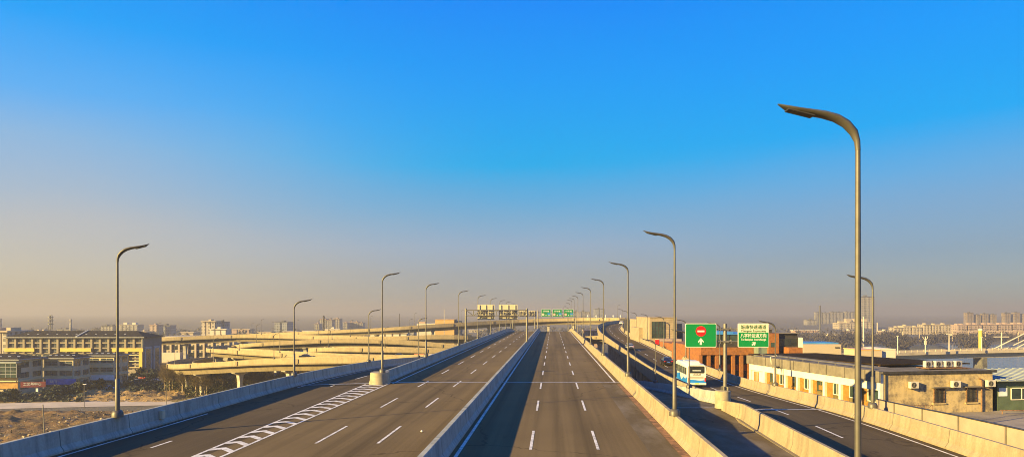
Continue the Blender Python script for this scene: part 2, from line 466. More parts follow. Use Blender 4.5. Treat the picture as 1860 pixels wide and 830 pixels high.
# ------------------------------------------------------------------ ground, water, fields
g = MB(); g.add([(-6000, -300, 0), (6000, -300, 0), (6000, 7000, 0), (-6000, 7000, 0)], [(0, 1, 2, 3)]); struct(g, 'ground', 'ground', recalc=False)
w = MB(); w.add([(118, 285, .06), (170, 262, .06), (900, 250, .06), (1500, 420, .06), (1500, 640, .06), (760, 560, .06), (520, 610, .06), (380, 560, .06), (250, 590, .06), (170, 470, .06)], [tuple(range(10))])
struct(w, 'river_water', 'water', recalc=False)
def terrain(name, mat, x0, x1, y0, y1, st, fn):
    mb = MB(); nx = int((x1 - x0) / st) + 1; ny = int((y1 - y0) / st) + 1
    vs = []
    for j in range(ny):
        for i in range(nx):
            x = x0 + i * st; y = y0 + j * st
            e = min(1, min(i, j, nx - 1 - i, ny - 1 - j) / 4)
            vs.append((x, y, .02 + fn(x, y) * e))
    fs = [(j*nx+i, j*nx+i+1, (j+1)*nx+i+1, (j+1)*nx+i) for j in range(ny-1) for i in range(nx-1)]
    mb.add(vs, fs)
    return struct(mb, name, mat, smooth=True, recalc=False, angle=80)
def field_h(x, y):
    h = max(0, noise.noise(Vector((x * .05, y * .09, 9))) - .05) * 2.0
    h += max(0, noise.fractal(Vector((x * .12, y * .14, 0)), 1, 2, 3) + .1) * .55
    h += max(0, noise.fractal(Vector((x * .38, y * .42, 3)), .7, 2.1, 4) + .05) * .7
    return h
terrain('soil_field', 'soil', -215, -60, 96, 187, .7, field_h)
def sand_h(x, y):
    h = max(0, noise.fractal(Vector((x * .08, y * .11, 20)), 1, 2, 4) + .25) * 1.7
    return h * .8 + max(0, noise.fractal(Vector((x * .34, y * .4, 5)), .7, 2.1, 4)) * .9
terrain('sand_field', 'sand', -172, -102, 205, 238, .7, sand_h)
p = MB(); p.sweep([(-190, 190, .1), (-150, 196, .1), (-105, 204, .1), (-70, 212, .1)], [(-6.5, 0), (6.5, 0)], closed=False); struct(p, 'concrete_path', 'path_concrete', recalc=False)
p = MB(); p.sweep(catmull([(-60, 186, .14), (-85, 200, .14), (-104, 216, .14), (-116, 236, .14), (-124, 262, .14)], 4), [(-6, 0), (6, 0)], closed=False); struct(p, 'dirt_verge', 'dry_verge', recalc=False)
rb = MB()
for i in range(2200):
    x = random.uniform(-185, -62); y = random.choice((random.uniform(118, 186), random.uniform(130, 186), random.uniform(206, 236)))
    if noise.noise(Vector((x * .08, y * .08, 40))) < .05 and random.random() < .8: continue
    s_ = random.choice((.06, .08, .1, .14, .2, .3)); h = (field_h if y < 190 else sand_h)(x, y)
    M = Matrix.Translation((x, y, h + s_ * .3)) @ Matrix.Rotation(random.random() * 6, 4, 'Z') @ Matrix.Rotation(random.random(), 4, 'X')
    q = [M @ Vector((a * s_ * random.uniform(.6, 1.3), b_ * s_ * random.uniform(.5, 1.2), c * s_ * .6)) for a in (-1, 1) for b_ in (-1, 1) for c in (-1, 1)]
    rb.add(q, [(0,1,3,2),(4,6,7,5),(0,4,5,1),(2,3,7,6),(0,2,6,4),(1,5,7,3)])
tag(rb.build('rubble', 'rubble_stone'), 'pale broken stones strewn over the brown dirt field', 'rubble', kind='stuff')

simple('weed_leaf', (.05, .035, .012), .9, var=.6, scale=.3)
wd_ = MB()
for i in range(14000):
    x = random.uniform(-190, -62); y = random.choice((random.uniform(112, 186), random.uniform(206, 237)))
    if noise.noise(Vector((x * .07, y * .1, 60))) < .08: continue
    p = Vector((x, y, (field_h if y < 190 else sand_h)(x, y) + .12)); a = random.random() * 6.28; k_ = random.uniform(.1, .34); o_ = Vector((math.cos(a), math.sin(a), 0)) * k_ * .6
    wd_.add([p - o_ - Vector((0, 0, .15)), p + o_ - Vector((0, 0, .15)), p + o_ * .4 + Vector((random.gauss(0, .1), random.gauss(0, .1), k_))], [(0, 1, 2)])
tag(wd_.build('dry_weeds', 'weed_leaf', recalc=False), 'dark dry weeds growing over the brown dirt field', 'weeds', kind='stuff')
# ------------------------------------------------------------------ main road, ramps
def strip(mb, path, o0, o1, dz=.008): mb.sweep(path, [(o0, dz), (o1, dz)], closed=False)
def dashes(mb, fn, starts, length, wdt, dz=.008):
    for s in starts:
        strip(mb, fn(s, s + length), -wdt / 2, wdt / 2, dz)
# decks
L0, M0, M1, R1 = -18.45, -6.3, -5.48, 7.78
mb = MB(); mb.sweep(mp(0, -25, YMAX), [(-18.4, 0), (7.8, 0), (7.8, -.35), (5.6, -.6), (4.4, -2.2), (-15.6, -2.2), (-16.6, -.6), (-18.4, -.35)])
road = struct(mb, 'main_road', 'girder_concrete')
mb = MB()
mb.sweep(mp(0, -25, YMAX), [(-18.4, .01), (M0, .01)], closed=False)
mb.sweep(mp(0, -25, YMAX), [(M1, .01), (7.3, .01)], closed=False)
mb.build('road_surface', 'asphalt', road, recalc=False)
mb = MB()
S = mp(0, -25, YMAX)
base = .02
def mpf(x0): return lambda a, b_: mp(x0, a, b_)
first = 37.8 - 15 * 4
st = [first + 15 * k for k in range(29)]
dashes(mb, mpf(-1.23), st, 6, .16, base); dashes(mb, mpf(2.52), st, 6, .16, base)
st2 = [39.6 - 60 + 15 * k for k in range(29)]
dashes(mb, mpf(-10.15), st2, 6, .16, base); dashes(mb, mpf(-13.75), st2, 6, .16, base)
strip(mb, mp(-5.12, -25, YMAX), -.1, .1, base)
strip(mb, mp(6.72, 73.5, YMAX), -.1, .1, base)
strip(mb, mp(-17.1, 73, YMAX), -.09, .09, base)
strip(mb, mp(-6.75, -25, YMAX), -.09, .09, base)
# hatched gore in front of the nose
gl = [(-17.45 + U * y, y, zmain(y)) for y in (8, 73)]
gr = [(-18.55 + U * y - (73 - y) * .013 * 0, y, zmain(y)) for y in (8, 73)]
def gore_left(y): return -19.75 + U * y + max(0, (72 - y)) * .022
def gore_right(y): return -17.45 + U * y
strip(mb, [(gore_right(y), y, zmain(y)) for y in (5, 40, 73)], -.09, .09, base)
strip(mb, [(gore_left(y), y, zmain(y)) for y in (5, 40, 72)], -.09, .09, base)
y = 6.0
while y < 71:
    xl, xr = gore_left(y), gore_right(y); xm = xl + (xr - xl) * .42; k = .6
    z = zmain(y) + base + .001
    mb.add([(xl, y, z), (xm, y + .4, z), (xr, y - .6, z), (xr, y - .6 + k, z), (xm, y + .4 + k, z), (xl, y + k, z)], [(0, 1, 4, 5), (1, 2, 3, 4)])
    y += 1.85
mb.build('lane_marking', 'paint', road, recalc=False)
mb = MB()
for Y in (73.6,):
    for a, b_ in ((-17.9, M0), (M1, 7.25)):
        z = zmain(Y) + .03
        mb.add([(a + U*Y, Y, z), (b_ + U*Y, Y, z), (b_ + U*Y, Y + .5, z), (a + U*Y, Y + .5, z)], [(0, 1, 2, 3)])
mb.build('expansion_joint', 'joint_steel', road, recalc=False)
mb = MB(); strip(mb, mp(7.02, -25, 72), -.22, .22, .026); mb.build('gutter', 'gutter', road, recalc=False)
mb = MB(); strip(mb, mp(6.2, -25, 72), -.95, .55, .013); mb.build('dusty_shoulder', 'asphalt_dusty', road, recalc=False)

# carriageway to the left (leaves the main road at the nose)
lr_edge = catmull([(-25.9, -5, CZ-7.6), (-24.95, 20, CZ-7.6), (-24.35, 35.8, CZ-7.6), (-23.85, 43.4, CZ-7.62), (-23.0, 67.6, CZ-7.8), (-22.45, 87, CZ-8.2), (-21.5, 111, CZ-9), (-19.5, 133, CZ-10), (-16.8, 160, CZ-11.4), (-13.6, 190, CZ-13.2), (-10.2, 220, CZ-15.2)], 3)
mb = MB(); Lm = mb
def lr_right(p):
    y = p[1]
    full = 8.3
    at_main = (-18.4 + U * y) - p[0]
    return at_main if y < 72 else min(full, at_main - .05)
vs, fs, uvs = [], [], []
for i, p in enumerate(lr_edge):
    wv = lr_right(p)
    vs += [(p[0] - .55, p[1], p[2] + .004), (p[0] + wv, p[1], (zmain(p[1]) + .0095 if p[1] < 72 else p[2] + .004))]
    if i:
        a = 2 * i; fs.append((a-2, a-1, a+1, a)); l = (p[1]); l0 = lr_edge[i-1][1]
        uvs.append(((l0, 0), (l0, 8), (l, 8), (l, 0)))
mb.add(vs, fs, uvs)
lroad = struct(mb, 'left_ramp_road', 'asphalt_ramp', recalc=False)
mb = MB()
lr_c = offset(lr_edge, 3.9)
mb.sweep(cut(lr_edge, -6, 60), [(-.55, -.01), (6.0, -.05), (6.0, -.6), (4, -1.6), (1.6, -1.6), (.6, -.6), (-.55, -.4)])
mb.sweep(cut(lr_edge, 60, 400), [(-.55, -.01), (8.2, -.01), (8.2, -.4), (6.6, -.6), (6, -1.9), (1.6, -1.9), (1, -.6), (-.55, -.4)])
mb.build('girder', 'girder_concrete', lroad)
mb = MB()
lane = []
for p in lr_edge:
    y = p[1]; lane.append(Vector((p[0] + 3.9 if y < 60 else p[0] + 3.6, y, p[2])))
lane[0:0] = []
for s in [38.9 - 45 + 14.8 * k for k in range(14)]:
    seg = [along(lane, s), along(lane, s + 3), along(lane, s + 6)]
    if s > -5: mb.sweep(seg, [(-.08, .014), (.08, .014)], closed=False)
strip(mb, lr_edge, .42, .58, .014)
mb.build('lane_marking', 'paint', lroad, recalc=False)
mb = MB(); Y = 73.6; p = along(lr_edge, Y); mb.add([(p.x, Y, p.z+.02), (-14.6+.6, Y, zmain(Y)-.02+.02), (-14.0, Y+.45, zmain(Y)), (p.x, Y+.45, p.z+.02)], [(0,1,2,3)])
mb.build('expansion_joint', 'joint_steel', lroad, recalc=False)

# road of the right ramp
mb = MB(); mb.sweep(ramp_path, [(-4.8, 0), (4.9, 0), (4.9, -.35), (3.4, -.55), (2.8, -1.7), (-2.8, -1.7), (-3.4, -.55), (-4.8, -.45)])
rroad = struct(mb, 'right_ramp_road', 'girder_concrete')
mb = MB(); mb.sweep(ramp_path, [(-4.4, .01), (4.45, .01)], closed=False); mb.build('road_surface', 'asphalt_ramp', rroad, recalc=False)
mb = MB()
s0 = 0
L = plen(ramp_path); base_s = None; acc = 0
for a, b_ in zip(ramp_path, ramp_path[1:]):
    if a.y <= 43 <= b_.y: base_s = acc
    acc += (b_ - a).length
s = base_s - 13.5 * 2
while s < L - 8:
    mb.sweep(arc_cut(ramp_path, s, s + 5.6), [(-.075, .02), (.075, .02)], closed=False); s += 13.5 * (plen(cut(ramp_path, 43, 245)) / 202)
strip(mb, ramp_path, 3.75, 3.9, .02); strip(mb, ramp_path, -3.9, -3.75, .02)
mb.build('lane_marking', 'paint', rroad, recalc=False)
mb = MB()
for Y in (60.5, 118):
    a = along(ramp_path, Y)
    mb.sweep([a + Vector((-4.2, -.25 + .25, .028)), a + Vector((4.3, .1, .028))], [(-.22, 0), (.22, 0)], closed=False)
mb.build('expansion_joint', 'joint_steel', rroad, recalc=False)

# blocked road in the wedge between the main road and the ramp
ramp_left = offset(ramp_path, -4.62)
ramp_right = offset(ramp_path, 4.68)
wb = [Vector((19.0, 57.6, CZ-8.0)), Vector((19.0, 66, CZ-8.6)), Vector((19.3, 75, CZ-9.3)), Vector((20.5, 95, CZ-10.9)), Vector((22.0, 118, CZ-12.9)), Vector((23.6, 142, CZ-15.2)), Vector((25.2, 170, CZ-18))]
wb = catmull(wb, 2)
near_wb = [along(ramp_left, y) + Vector((.4, 0, -.02 - max(0, (y - 44)) * .02)) for y in (12, 20, 28, 36, 44, 52, 57.6)]
edge_r = near_wb[:-1] + wb
vs, fs, uvs = [], [], []
for i, p in enumerate(edge_r):
    xl = 7.85 + U * p.y; zl = p.z + (.0 if p.y > 60 else .0)
    vs += [(xl, p.y, zl), (p.x, p.y, p.z)]
    if i:
        a = 2 * i; fs.append((a-2, a-1, a+1, a)); uvs.append(((p.y - 2, 0), (p.y - 2, 8), (p.y, 8), (p.y, 0)))
mb = MB(); mb.add(vs, fs, uvs)
wroad = struct(mb, 'closed_slip_road', 'asphalt_dusty', recalc=False)
mb = MB()
for i in range(len(edge_r) - 1):
    pass
mb.sweep(edge_r, [(-.2, -.012), (.3, -.012), (.3, -.6), (-.8, -.9), (-4.0, -.9), (-5, -.5), (-5, -.4)]); mb.build('girder', 'girder_concrete', wroad)
mb = MB(); Y = 57.3; p = along(edge_r, Y); mb.add([(11.3, Y, p.z + .014), (p.x - .3, Y, p.z + .014), (p.x - .3, Y + .35, p.z + .014), (11.3, Y + .35, p.z + .014)], [(0, 1, 2, 3)])
mb.build('expansion_joint', 'joint_steel', wroad, recalc=False)

drum_x = wx(1313, 57.2)
# ------------------------------------------------------------------ concrete barriers
def prof_single(h=1.2, side=1):
    """F-shape towards the road on +o side (side=1) ; outer face vertical"""
    P = [(.26, 0), (.26, .1), (.08, .36), (0, h - .05), (-.03, h), (-.24, h), (-.27, h - .05), (-.27, 0)]
    return [(o * side, z) for o, z in P]
PM = [(.41, 0), (.41, .1), (.24, .36), (.16, 1.15), (.13, 1.2), (-.13, 1.2), (-.16, 1.15), (-.24, .36), (-.41, .1), (-.41, 0)]
def barrier(path, prof, label, mat='barrier_concrete', extra=None):
    mb = MB(); mb.sweep(path, prof)
    o = mb.build('concrete_barrier', mat, smooth=True, angle=25)
    return tag(o, label, 'barrier')
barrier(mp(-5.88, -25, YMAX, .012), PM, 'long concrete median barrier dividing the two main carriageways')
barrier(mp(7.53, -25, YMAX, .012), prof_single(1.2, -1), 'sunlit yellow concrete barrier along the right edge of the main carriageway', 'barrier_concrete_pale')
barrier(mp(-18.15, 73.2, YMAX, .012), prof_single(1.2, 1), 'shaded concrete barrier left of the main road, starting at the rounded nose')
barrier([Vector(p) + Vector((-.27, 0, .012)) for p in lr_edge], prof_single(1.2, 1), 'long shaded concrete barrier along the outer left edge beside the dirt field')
lrr = [Vector((p[0] + lr_right(p) - .28, p[1], p[2] + .012)) for p in lr_edge if p[1] > 74]
barrier(lrr, prof_single(1.15, -1), 'concrete barrier behind the nose on the inner side of the descending left ramp')
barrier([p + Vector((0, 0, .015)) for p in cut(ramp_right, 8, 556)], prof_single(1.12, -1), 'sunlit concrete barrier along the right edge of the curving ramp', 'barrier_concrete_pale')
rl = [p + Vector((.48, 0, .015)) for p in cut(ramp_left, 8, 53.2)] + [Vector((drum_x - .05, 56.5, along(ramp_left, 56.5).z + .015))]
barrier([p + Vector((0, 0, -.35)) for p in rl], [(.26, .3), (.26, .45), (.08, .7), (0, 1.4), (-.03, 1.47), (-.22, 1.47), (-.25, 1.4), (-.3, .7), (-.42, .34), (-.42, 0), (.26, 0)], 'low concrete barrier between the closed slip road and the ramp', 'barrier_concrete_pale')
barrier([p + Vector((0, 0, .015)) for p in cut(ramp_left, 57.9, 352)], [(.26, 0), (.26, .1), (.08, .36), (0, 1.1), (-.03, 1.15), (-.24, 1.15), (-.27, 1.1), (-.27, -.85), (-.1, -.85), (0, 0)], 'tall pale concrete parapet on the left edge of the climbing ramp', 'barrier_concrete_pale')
barrier([p + Vector((-.3, 0, .01)) for p in wb if p.y > 58.3], prof_single(1.1, -1), 'descending concrete barrier on the right of the closed slip road, meeting the drum')
# outer edge kerb strip of main deck (fascia) to the right
barrier([(7.98 + U * y, y, zmain(y) - .02) for y in ys(-25, 78)], [(-.17, -.35), (-.17, .25), (.12, .25), (.12, -.35)], 'thin concrete edge strip behind the right main barrier above the slip road')
# the rounded nose of the left gore
nz = zmain(72) + .012
mb = MB()
nosep = [(-.95, 1.6), (-1.0, .2)] + [(-1.0 * math.cos(a), -.95 * math.sin(a)) for a in [math.pi * k / 14 for k in range(0, 15)]] + [(1.0, .2), (.95, 1.6)]
for (k, z) in ((1.06, 0), (1.05, .12), (.95, .4), (.9, 1.2)):
    mb.v += [(-14.15 + x * k, 72.6 + y * k, nz + z) for x, y in nosep]
n = len(nosep)
for i in range(3):
    for k in range(n): mb.f.append((i*n+k, i*n+(k+1) % n, (i+1)*n+(k+1) % n, (i+1)*n+k)); mb.uv.append(None)
mb.f.append(tuple(3*n+k for k in range(n))); mb.uv.append(None); mb.f.append(tuple(range(n-1, -1, -1))); mb.uv.append(None)
simple('nose_concrete', (.31, .265, .18), .85, var=.2, scale=1.2, bump=.2)
tag(mb.build('barrier_nose', 'nose_concrete', smooth=True), 'rounded concrete nose where the left ramp parts from the main road', 'barrier')
# the round concrete drum carrying the sign pole
drum = Vector((wx(1313, 57.2), 57.2, CZ - 8.0))
mb = MB(); mb.lathe([(.66, 0), (.66, .1), (.63, .9), (.63, 1.42), (.6, 1.45)], 28, drum)
tag(mb.build('concrete_drum', 'nose_concrete', smooth=True), 'round concrete drum at the foot of the sign pole beside the ramp', 'drum')
# small reflector plates on the barriers
for Y, s_ in ((46.5, 0),):
    p = along(lr_edge, Y)
    mb = MB(); mb.box(p.x - .2, p.x + .02, Y - .2, Y + .2, p.z + .42, p.z + .98)
    tag(mb.build('cover_plate', 'sign_back', bevel=.01), 'pale square cover plate on the shaded left barrier', 'cover plate')

# ------------------------------------------------------------------ street lamps
def make_lamp(H, name='street_lamp', r=.078):
    root = thing(name, 'x', 'street lamp')
    mb = MB(); mb.lathe([(.34, 0), (.34, .22), (.27, .38), (.2, .42)], 10)
    mb.build('base_flange', 'lamp_steel', root, smooth=True)
    mb = MB(); mb.tube([(0, 0, .38), (0, 0, 2.3), (0, 0, 2.36)], [r * 1.75, r * 1.7, r * 1.1], 12); mb.build('pole_sleeve', 'lamp_steel', root, smooth=True)
    zt = H - 1.1
    mb = MB(); mb.tube([(0, 0, 2.3), (0, 0, zt * .6), (0, 0, zt)], [r, r * .9, r * .75], 12); mb.build('pole', 'lamp_steel', root, smooth=True)
    AX = 1.13
    pts = [(0, 0, zt - .02), (-.015, 0, zt + .2), (-.09, 0, zt + .42), (-.25, 0, zt + .62), (-.47, 0, zt + .765), (-.74, 0, zt + .85), (-1.0, 0, zt + .895), (-1.28, 0, zt + .945), (-1.52, 0, zt + 1.01), (-1.72, 0, zt + 1.1)]
    pts = [(a * AX, b_, c) for a, b_, c in pts]
    rad = [(r*.8, r*.8), (r*.95, r*.9), (.12, .095), (.15, .095), (.175, .09), (.19, .08), (.2, .07), (.2, .06), (.16, .045), (.03, .012)]
    mb = MB(); mb.tube(pts, rad, 14); arm = mb.build('lamp_head', 'lamp_steel', root, smooth=True)
    mb = MB()
    for k in range(5):
        t = k / 5; x = -1.2 - t * .48; z = zt + .885 + t * .115 - .055
        mb.obox((x, 0, z), (.05, .2, .02), 0)
    mb.build('light_panel', 'lamp_lens', arm, world=False)
    mb = MB(); mb.obox((-1.42, 0, zt + .895), (.62, .26, .03), 0); q = mb.build('panel_tray', 'lamp_underside', arm, world=False)
    for v in q.data.vertices: v.co.z += (-1.42 - v.co.x) * .25 - .012
    return root
def lamp_row(proto, spots, flip, labels, group, used):
    for i, (x, y, z) in enumerate(spots):
        lab = labels(i)
        if i == 0 and not used: proto.location = (x, y, z); proto.rotation_euler = (0, 0, flip); proto['label'] = lab; proto['group'] = group
        else: dup(proto, (x, y, z), flip, lab, group)
LG = 'street lamps on the elevated roads'
lamp_main = make_lamp(11.45)
spots = [(7.55 + U * y, y, zmain(y) + 1.2) for y in (16.6, 42.3, 68.4, 101.6, 136, 170, 205, 240, 270, 298, 326, 352)]
spots[0] = (spots[0][0] - .13, *spots[0][1:])
lamp_row(lamp_main, spots, 0, lambda i: ('tallest, nearest street lamp standing in front of the right ramp' if i == 0 else ORD[i] + ' street lamp along the right barrier of the main carriageway'), LG, False)
lamp_left = make_lamp(10.65)
spots = [(-14.1, 73.1 - 1.2, zmain(70) + 1.2)] + [(-18.2 + U * y, y, zmain(y) + 1.2) for y in (98, 132, 166, 200, 234, 266, 294, 322)]
spots[0] = (wx(691.5, 71.5), 72.4, zmain(70) + 1.2)
lamp_row(lamp_left, spots, math.pi, lambda i: ('street lamp standing on the rounded concrete nose' if i == 0 else ORD[i] + ' street lamp along the left barrier of the main road, counted from the nose'), LG, False)
lamp_rampl = make_lamp(10.6)
p = along(lr_edge, 41.9)
lamp_row(lamp_rampl, [(p.x - .27, p.y, p.z + 1.2)], math.pi, lambda i: 'tall street lamp on the shaded left barrier in front of the grey-roofed hotel', LG, False)
lamp_8 = make_lamp(8.2, r=.075)
spots = []
for y in (72.7, 105.5, 140):
    p = along(lr_edge, y); spots.append((p.x - .35, y, p.z + 1.1))
lamp_row(lamp_8, spots, math.pi, lambda i: ['slim street lamp on the outer left barrier before the curved viaducts', 'street lamp on the left ramp just past the nose', 'last street lamp of the descending left ramp'][i], LG, False)
lamp_99 = make_lamp(9.9)
p = along(ramp_right, 50.6)
lamp_row(lamp_99, [(p.x + .1, p.y, p.z + 1.1)], 0, lambda i: 'street lamp on the ramp barrier in front of the pale building corner', LG, False)
lamp_7 = make_lamp(7.4, r=.07)
spots = []
for y in (77, 103.5, 131, 158, 186, 211, 238, 264):
    p = along(ramp_right, y); spots.append((p.x + .1, p.y, p.z + 1.1))
lamp_row(lamp_7, spots, 0, lambda i: ORD[i].replace('nearest', 'first') + ' of the low street lamps along the right barrier of the ramp', LG, False)
lamp_6 = make_lamp(6.3, r=.06)
spots = []
for y in (73, 97, 122):
    p = along(wb, y); spots.append((p.x - .25, p.y, p.z + 1.05))
lamp_row(lamp_6, spots, 0, lambda i: ['short lamp behind the no-entry sign at the slip road barrier', 'short lamp on the slip road barrier in front of the dark sedan', 'short lamp deepest down the slip road beside the ramp wall'][i], LG, False)

# ------------------------------------------------------------------ signs
def panel(mbname, x, y, z, wd, ht, mat, parent, t=.05, r=.08):
    mb = MB(); P = []
    for cx, cz, a0 in ((wd/2 - r, ht/2 - r, 0), (-wd/2 + r, ht/2 - r, 90), (-wd/2 + r, -ht/2 + r, 180), (wd/2 - r, -ht/2 + r, 270)):
        P += [(x + cx + r * math.cos(R(a0 + k * 22.5)), z + cz + r * math.sin(R(a0 + k * 22.5))) for k in range(5)]
    mb.prism(P, y, y + t, 'Y')
    return mb.build(mbname, mat, parent, world=False)
Ys = 57.2
pole_x = wx(1317, Ys)
sp = thing('sign_pole', 'grey round pole on the concrete drum holding the two green road signs', 'sign pole', (pole_x, Ys, drum.z + 1.45))
zt = wz(588, Ys) - (drum.z + 1.45)
mb = MB(); mb.tube([(0, 0, 0), (0, 0, zt)], [.17, .15], 14); mb.build('pole', 'galvanised', sp, world=False, smooth=True)
mb = MB(); mb.lathe([(.38, 0), (.38, .05), (.2, .06)], 16)
for k in range(6):
    mb.obox((.26 * math.cos(k * 1.047), .26 * math.sin(k * 1.047), .2), (.2, .025, .3), k * 1.047)
mb.build('base_flange', 'galvanised', sp, world=False)
for yy in (597.5, 620):
    z = wz(yy, Ys) - sp.location.z
    mb = MB(); mb.tube([(-.95, -.2, z), (1.1, -.2, z)], .05, 8); mb.tube([(-.42, 0, z), (.42, 0, z)], .09, 8)
    mb.obox((0, 0, z), (.5, .46, .16)); mb.obox((-.45, -.05, z), (.06, .36, .3)); mb.obox((.45, -.05, z), (.06, .36, .3))
    mb.build('bracket_arm', 'galvanised', sp, world=False)
# sign 1 : no entry
cx = wx(1271, Ys) ; cz = wz(608.5, Ys)
s1 = thing('road_sign', 'green sign with red no-entry disc and white up arrow', 'road sign', (cx, Ys - .38, cz), 0, 'green road signs beside the ramp')
W1, H1 = 56 / F * Ys, 43 / F * Ys
panel('sign_backing', 0, .05, 0, W1, H1, 'sign_white', s1)
panel('sign_face', 0, .035, 0, W1 - .1, H1 - .1, 'sign_green', s1, .016)
def disc(name, x, z, r, mat, parent, y0, y1, n=40):
    mb = MB(); mb.prism([(x + r * math.cos(2*math.pi*k/n), z + r * math.sin(2*math.pi*k/n)) for k in range(n)], y0, y1, 'Y'); return mb.build(name, mat, parent, world=False)
disc('prohibition_disc', 0, .34, .43, 'sign_red', s1, .02, .034)
mb = MB(); mb.box(-.29, .29, .008, .019, .27, .41); mb.build('white_bar', 'sign_white', s1, world=False)
def arrow(parent, x, z, s, rot=0, mat='sign_white', y0=.02, y1=.034):
    P = [(-.42, .05), (0, .55), (.42, .05), (.42, -.18), (.16, .06), (.16, -.5), (-.16, -.5), (-.16, .06), (-.42, -.18)]
    c, sn = math.cos(rot), math.sin(rot)
    mb = MB(); mb.prism([(x + s * (a * c - b_ * sn), z + s * (a * sn + b_ * c)) for a, b_ in P], y0, y1, 'Y'); return mb.build('arrow', mat, parent, world=False)
arrow(s1, 0, -.52, .54)
# sign 2
cx = wx(1366, Ys); cz = wz(608.5, Ys)
s2 = thing('road_sign', 'cream and green direction sign with Chinese place names and slanted arrow', 'road sign', (cx, Ys - .38, cz), 0, 'green road signs beside the ramp')
panel('sign_backing', 0, .05, 0, W1, H1, 'sign_white', s2)
mb = MB(); mb.box(-W1/2 + .05, W1/2 - .05, .035, .05, .235, H1/2 - .05); mb.build('cream_field', 'sign_cream', s2, world=False)
mb = MB(); mb.box(-W1/2 + .05, W1/2 - .05, .035, .05, -H1/2 + .05, .225); mb.build('green_field', 'sign_green', s2, world=False)
text('城南快速通道', .38, 'sign_letter_green', s2, (0, .03, .66), width=2.1)
text('Chengnan Expressway', .24, 'sign_letter_green', s2, (0, .03, .36), width=2.1)
text('八字桥互通方向', .38, 'sign_white', s2, (0, .03, -.05), width=2.15)
text('To Baziqiao Interchange', .24, 'sign_white', s2, (0, .03, -.35), width=2.1)
arrow(s2, .02, -.7, .38, R(-50))

# gantries
def gantry(name, label, p0, p1, ztruss, hts, top0, top1):
    """p0, p1: pole feet; truss from ztruss to ztruss+hts"""
    g = thing(name, label, 'sign gantry', p0)
    for p, zt in ((p0, top0), (p1, top1)):
        mb = MB(); mb.tube([p, (p[0], p[1], zt)], .22, 12); mb.lathe([(.42, 0), (.42, .12), (.25, .14)], 10, p); mb.build('pole', 'galvanised', g, smooth=True)
    a = Vector((p0[0], p0[1], ztruss)); b = Vector((p1[0], p1[1], ztruss)); n = 8
    mb = MB()
    for dz in (0, hts):
        for dy in (-.45, .45):
            mb.tube([a + Vector((0, dy, dz)), b + Vector((0, dy, dz))], .11, 6)
    for k in range(n + 1):
        q = a.lerp(b, k / n)
        for dy in (-.45, .45):
            mb.tube([q + Vector((0, dy, 0)), q + Vector((0, dy, hts))], .085, 6)
            if k < n:
                q2 = a.lerp(b, (k + 1) / n); u, v = (0, hts) if k % 2 else (hts, 0)
                mb.tube([q + Vector((0, dy, u)), q2 + Vector((0, dy, v))], .075, 6)
        mb.tube([q + Vector((0, -.45, hts)), q + Vector((0, .45, hts))], .045, 6)
    mb.build('truss', 'galvanised', g)
    return g
Yg = 148.0
xl, xr = wx(846, Yg), wx(957, Yg)
zf = zmain(Yg) + 1.2
gantry('sign_gantry', 'lattice steel gantry over the left carriageway carrying two cream sign backs', (xl, Yg, zf), (xr, Yg, zf), wz(573, Yg), (573 - 563) / F * Yg, wz(560, Yg), wz(560, Yg))
for k, (a, b_) in enumerate(((867, 898), (906, 940))):
    c = wx((a + b_) / 2, Yg); z = wz(566.5, Yg)
    s = thing('gantry_sign', ['cream back of the left hanging sign on the lattice gantry', 'cream back of the right hanging sign on the lattice gantry'][k], 'road sign', (c, Yg + .85, z), 0, 'signs seen from behind on the gantry')
    wd = (b_ - a) / F * Yg; ht = 27 / F * Yg
    panel('sign_panel', 0, 0, 0, wd, ht, 'sign_back', s, .06, .12)
    mb = MB()
    for dx in (-.38, 0, .38): mb.box(dx * wd - .035, dx * wd + .035, -.16, -.003, -ht/2 + .08, ht/2 - .08)
    mb.build('stiffener', 'sign_back', s, world=False)
Y2 = 281.0; zf2 = zmain(Y2) + 1.2
x2l, x2m, x2r = wx(931, Y2), wx(976.5, Y2), wx(1046, Y2)
gantry('sign_gantry', 'distant gantry over the left carriageway near the crest with a cream sign back', (x2l, Y2 + 6, zmain(Y2+6) + 1.2), (x2m - .9, Y2 + 6, zmain(Y2+6) + 1.2), wz(573.5, Y2 + 6), 1.7, wz(564, Y2), wz(564, Y2))
for k, (a, b_) in enumerate(((943, 958), (960, 974.5))):
    s = thing('gantry_sign', ['far cream sign back nearer the left edge on the crest gantry', 'far cream sign back next to the median on the crest gantry'][k], 'road sign', (wx((a + b_) / 2, Y2 + 6), Y2 + 7, wz(569.5, Y2 + 6)), 0, 'signs seen from behind on the gantry')
    panel('sign_panel', 0, 0, 0, (b_ - a) / F * Y2, 2.4, 'sign_back', s, .06, .1)
    mb = MB()
    for dx in (-1.1, 0, 1.1): mb.box(dx - .05, dx + .05, -.3, -.003, -1.1, 1.1)
    mb.build('stiffener', 'sign_back', s, world=False)
gantry('sign_gantry', 'distant gantry over the right carriageway carrying three small green lane signs', (x2m + .1, Y2, zf2), (x2r, Y2, zf2), wz(574, Y2), 1.7, wz(563, Y2), wz(563, Y2))
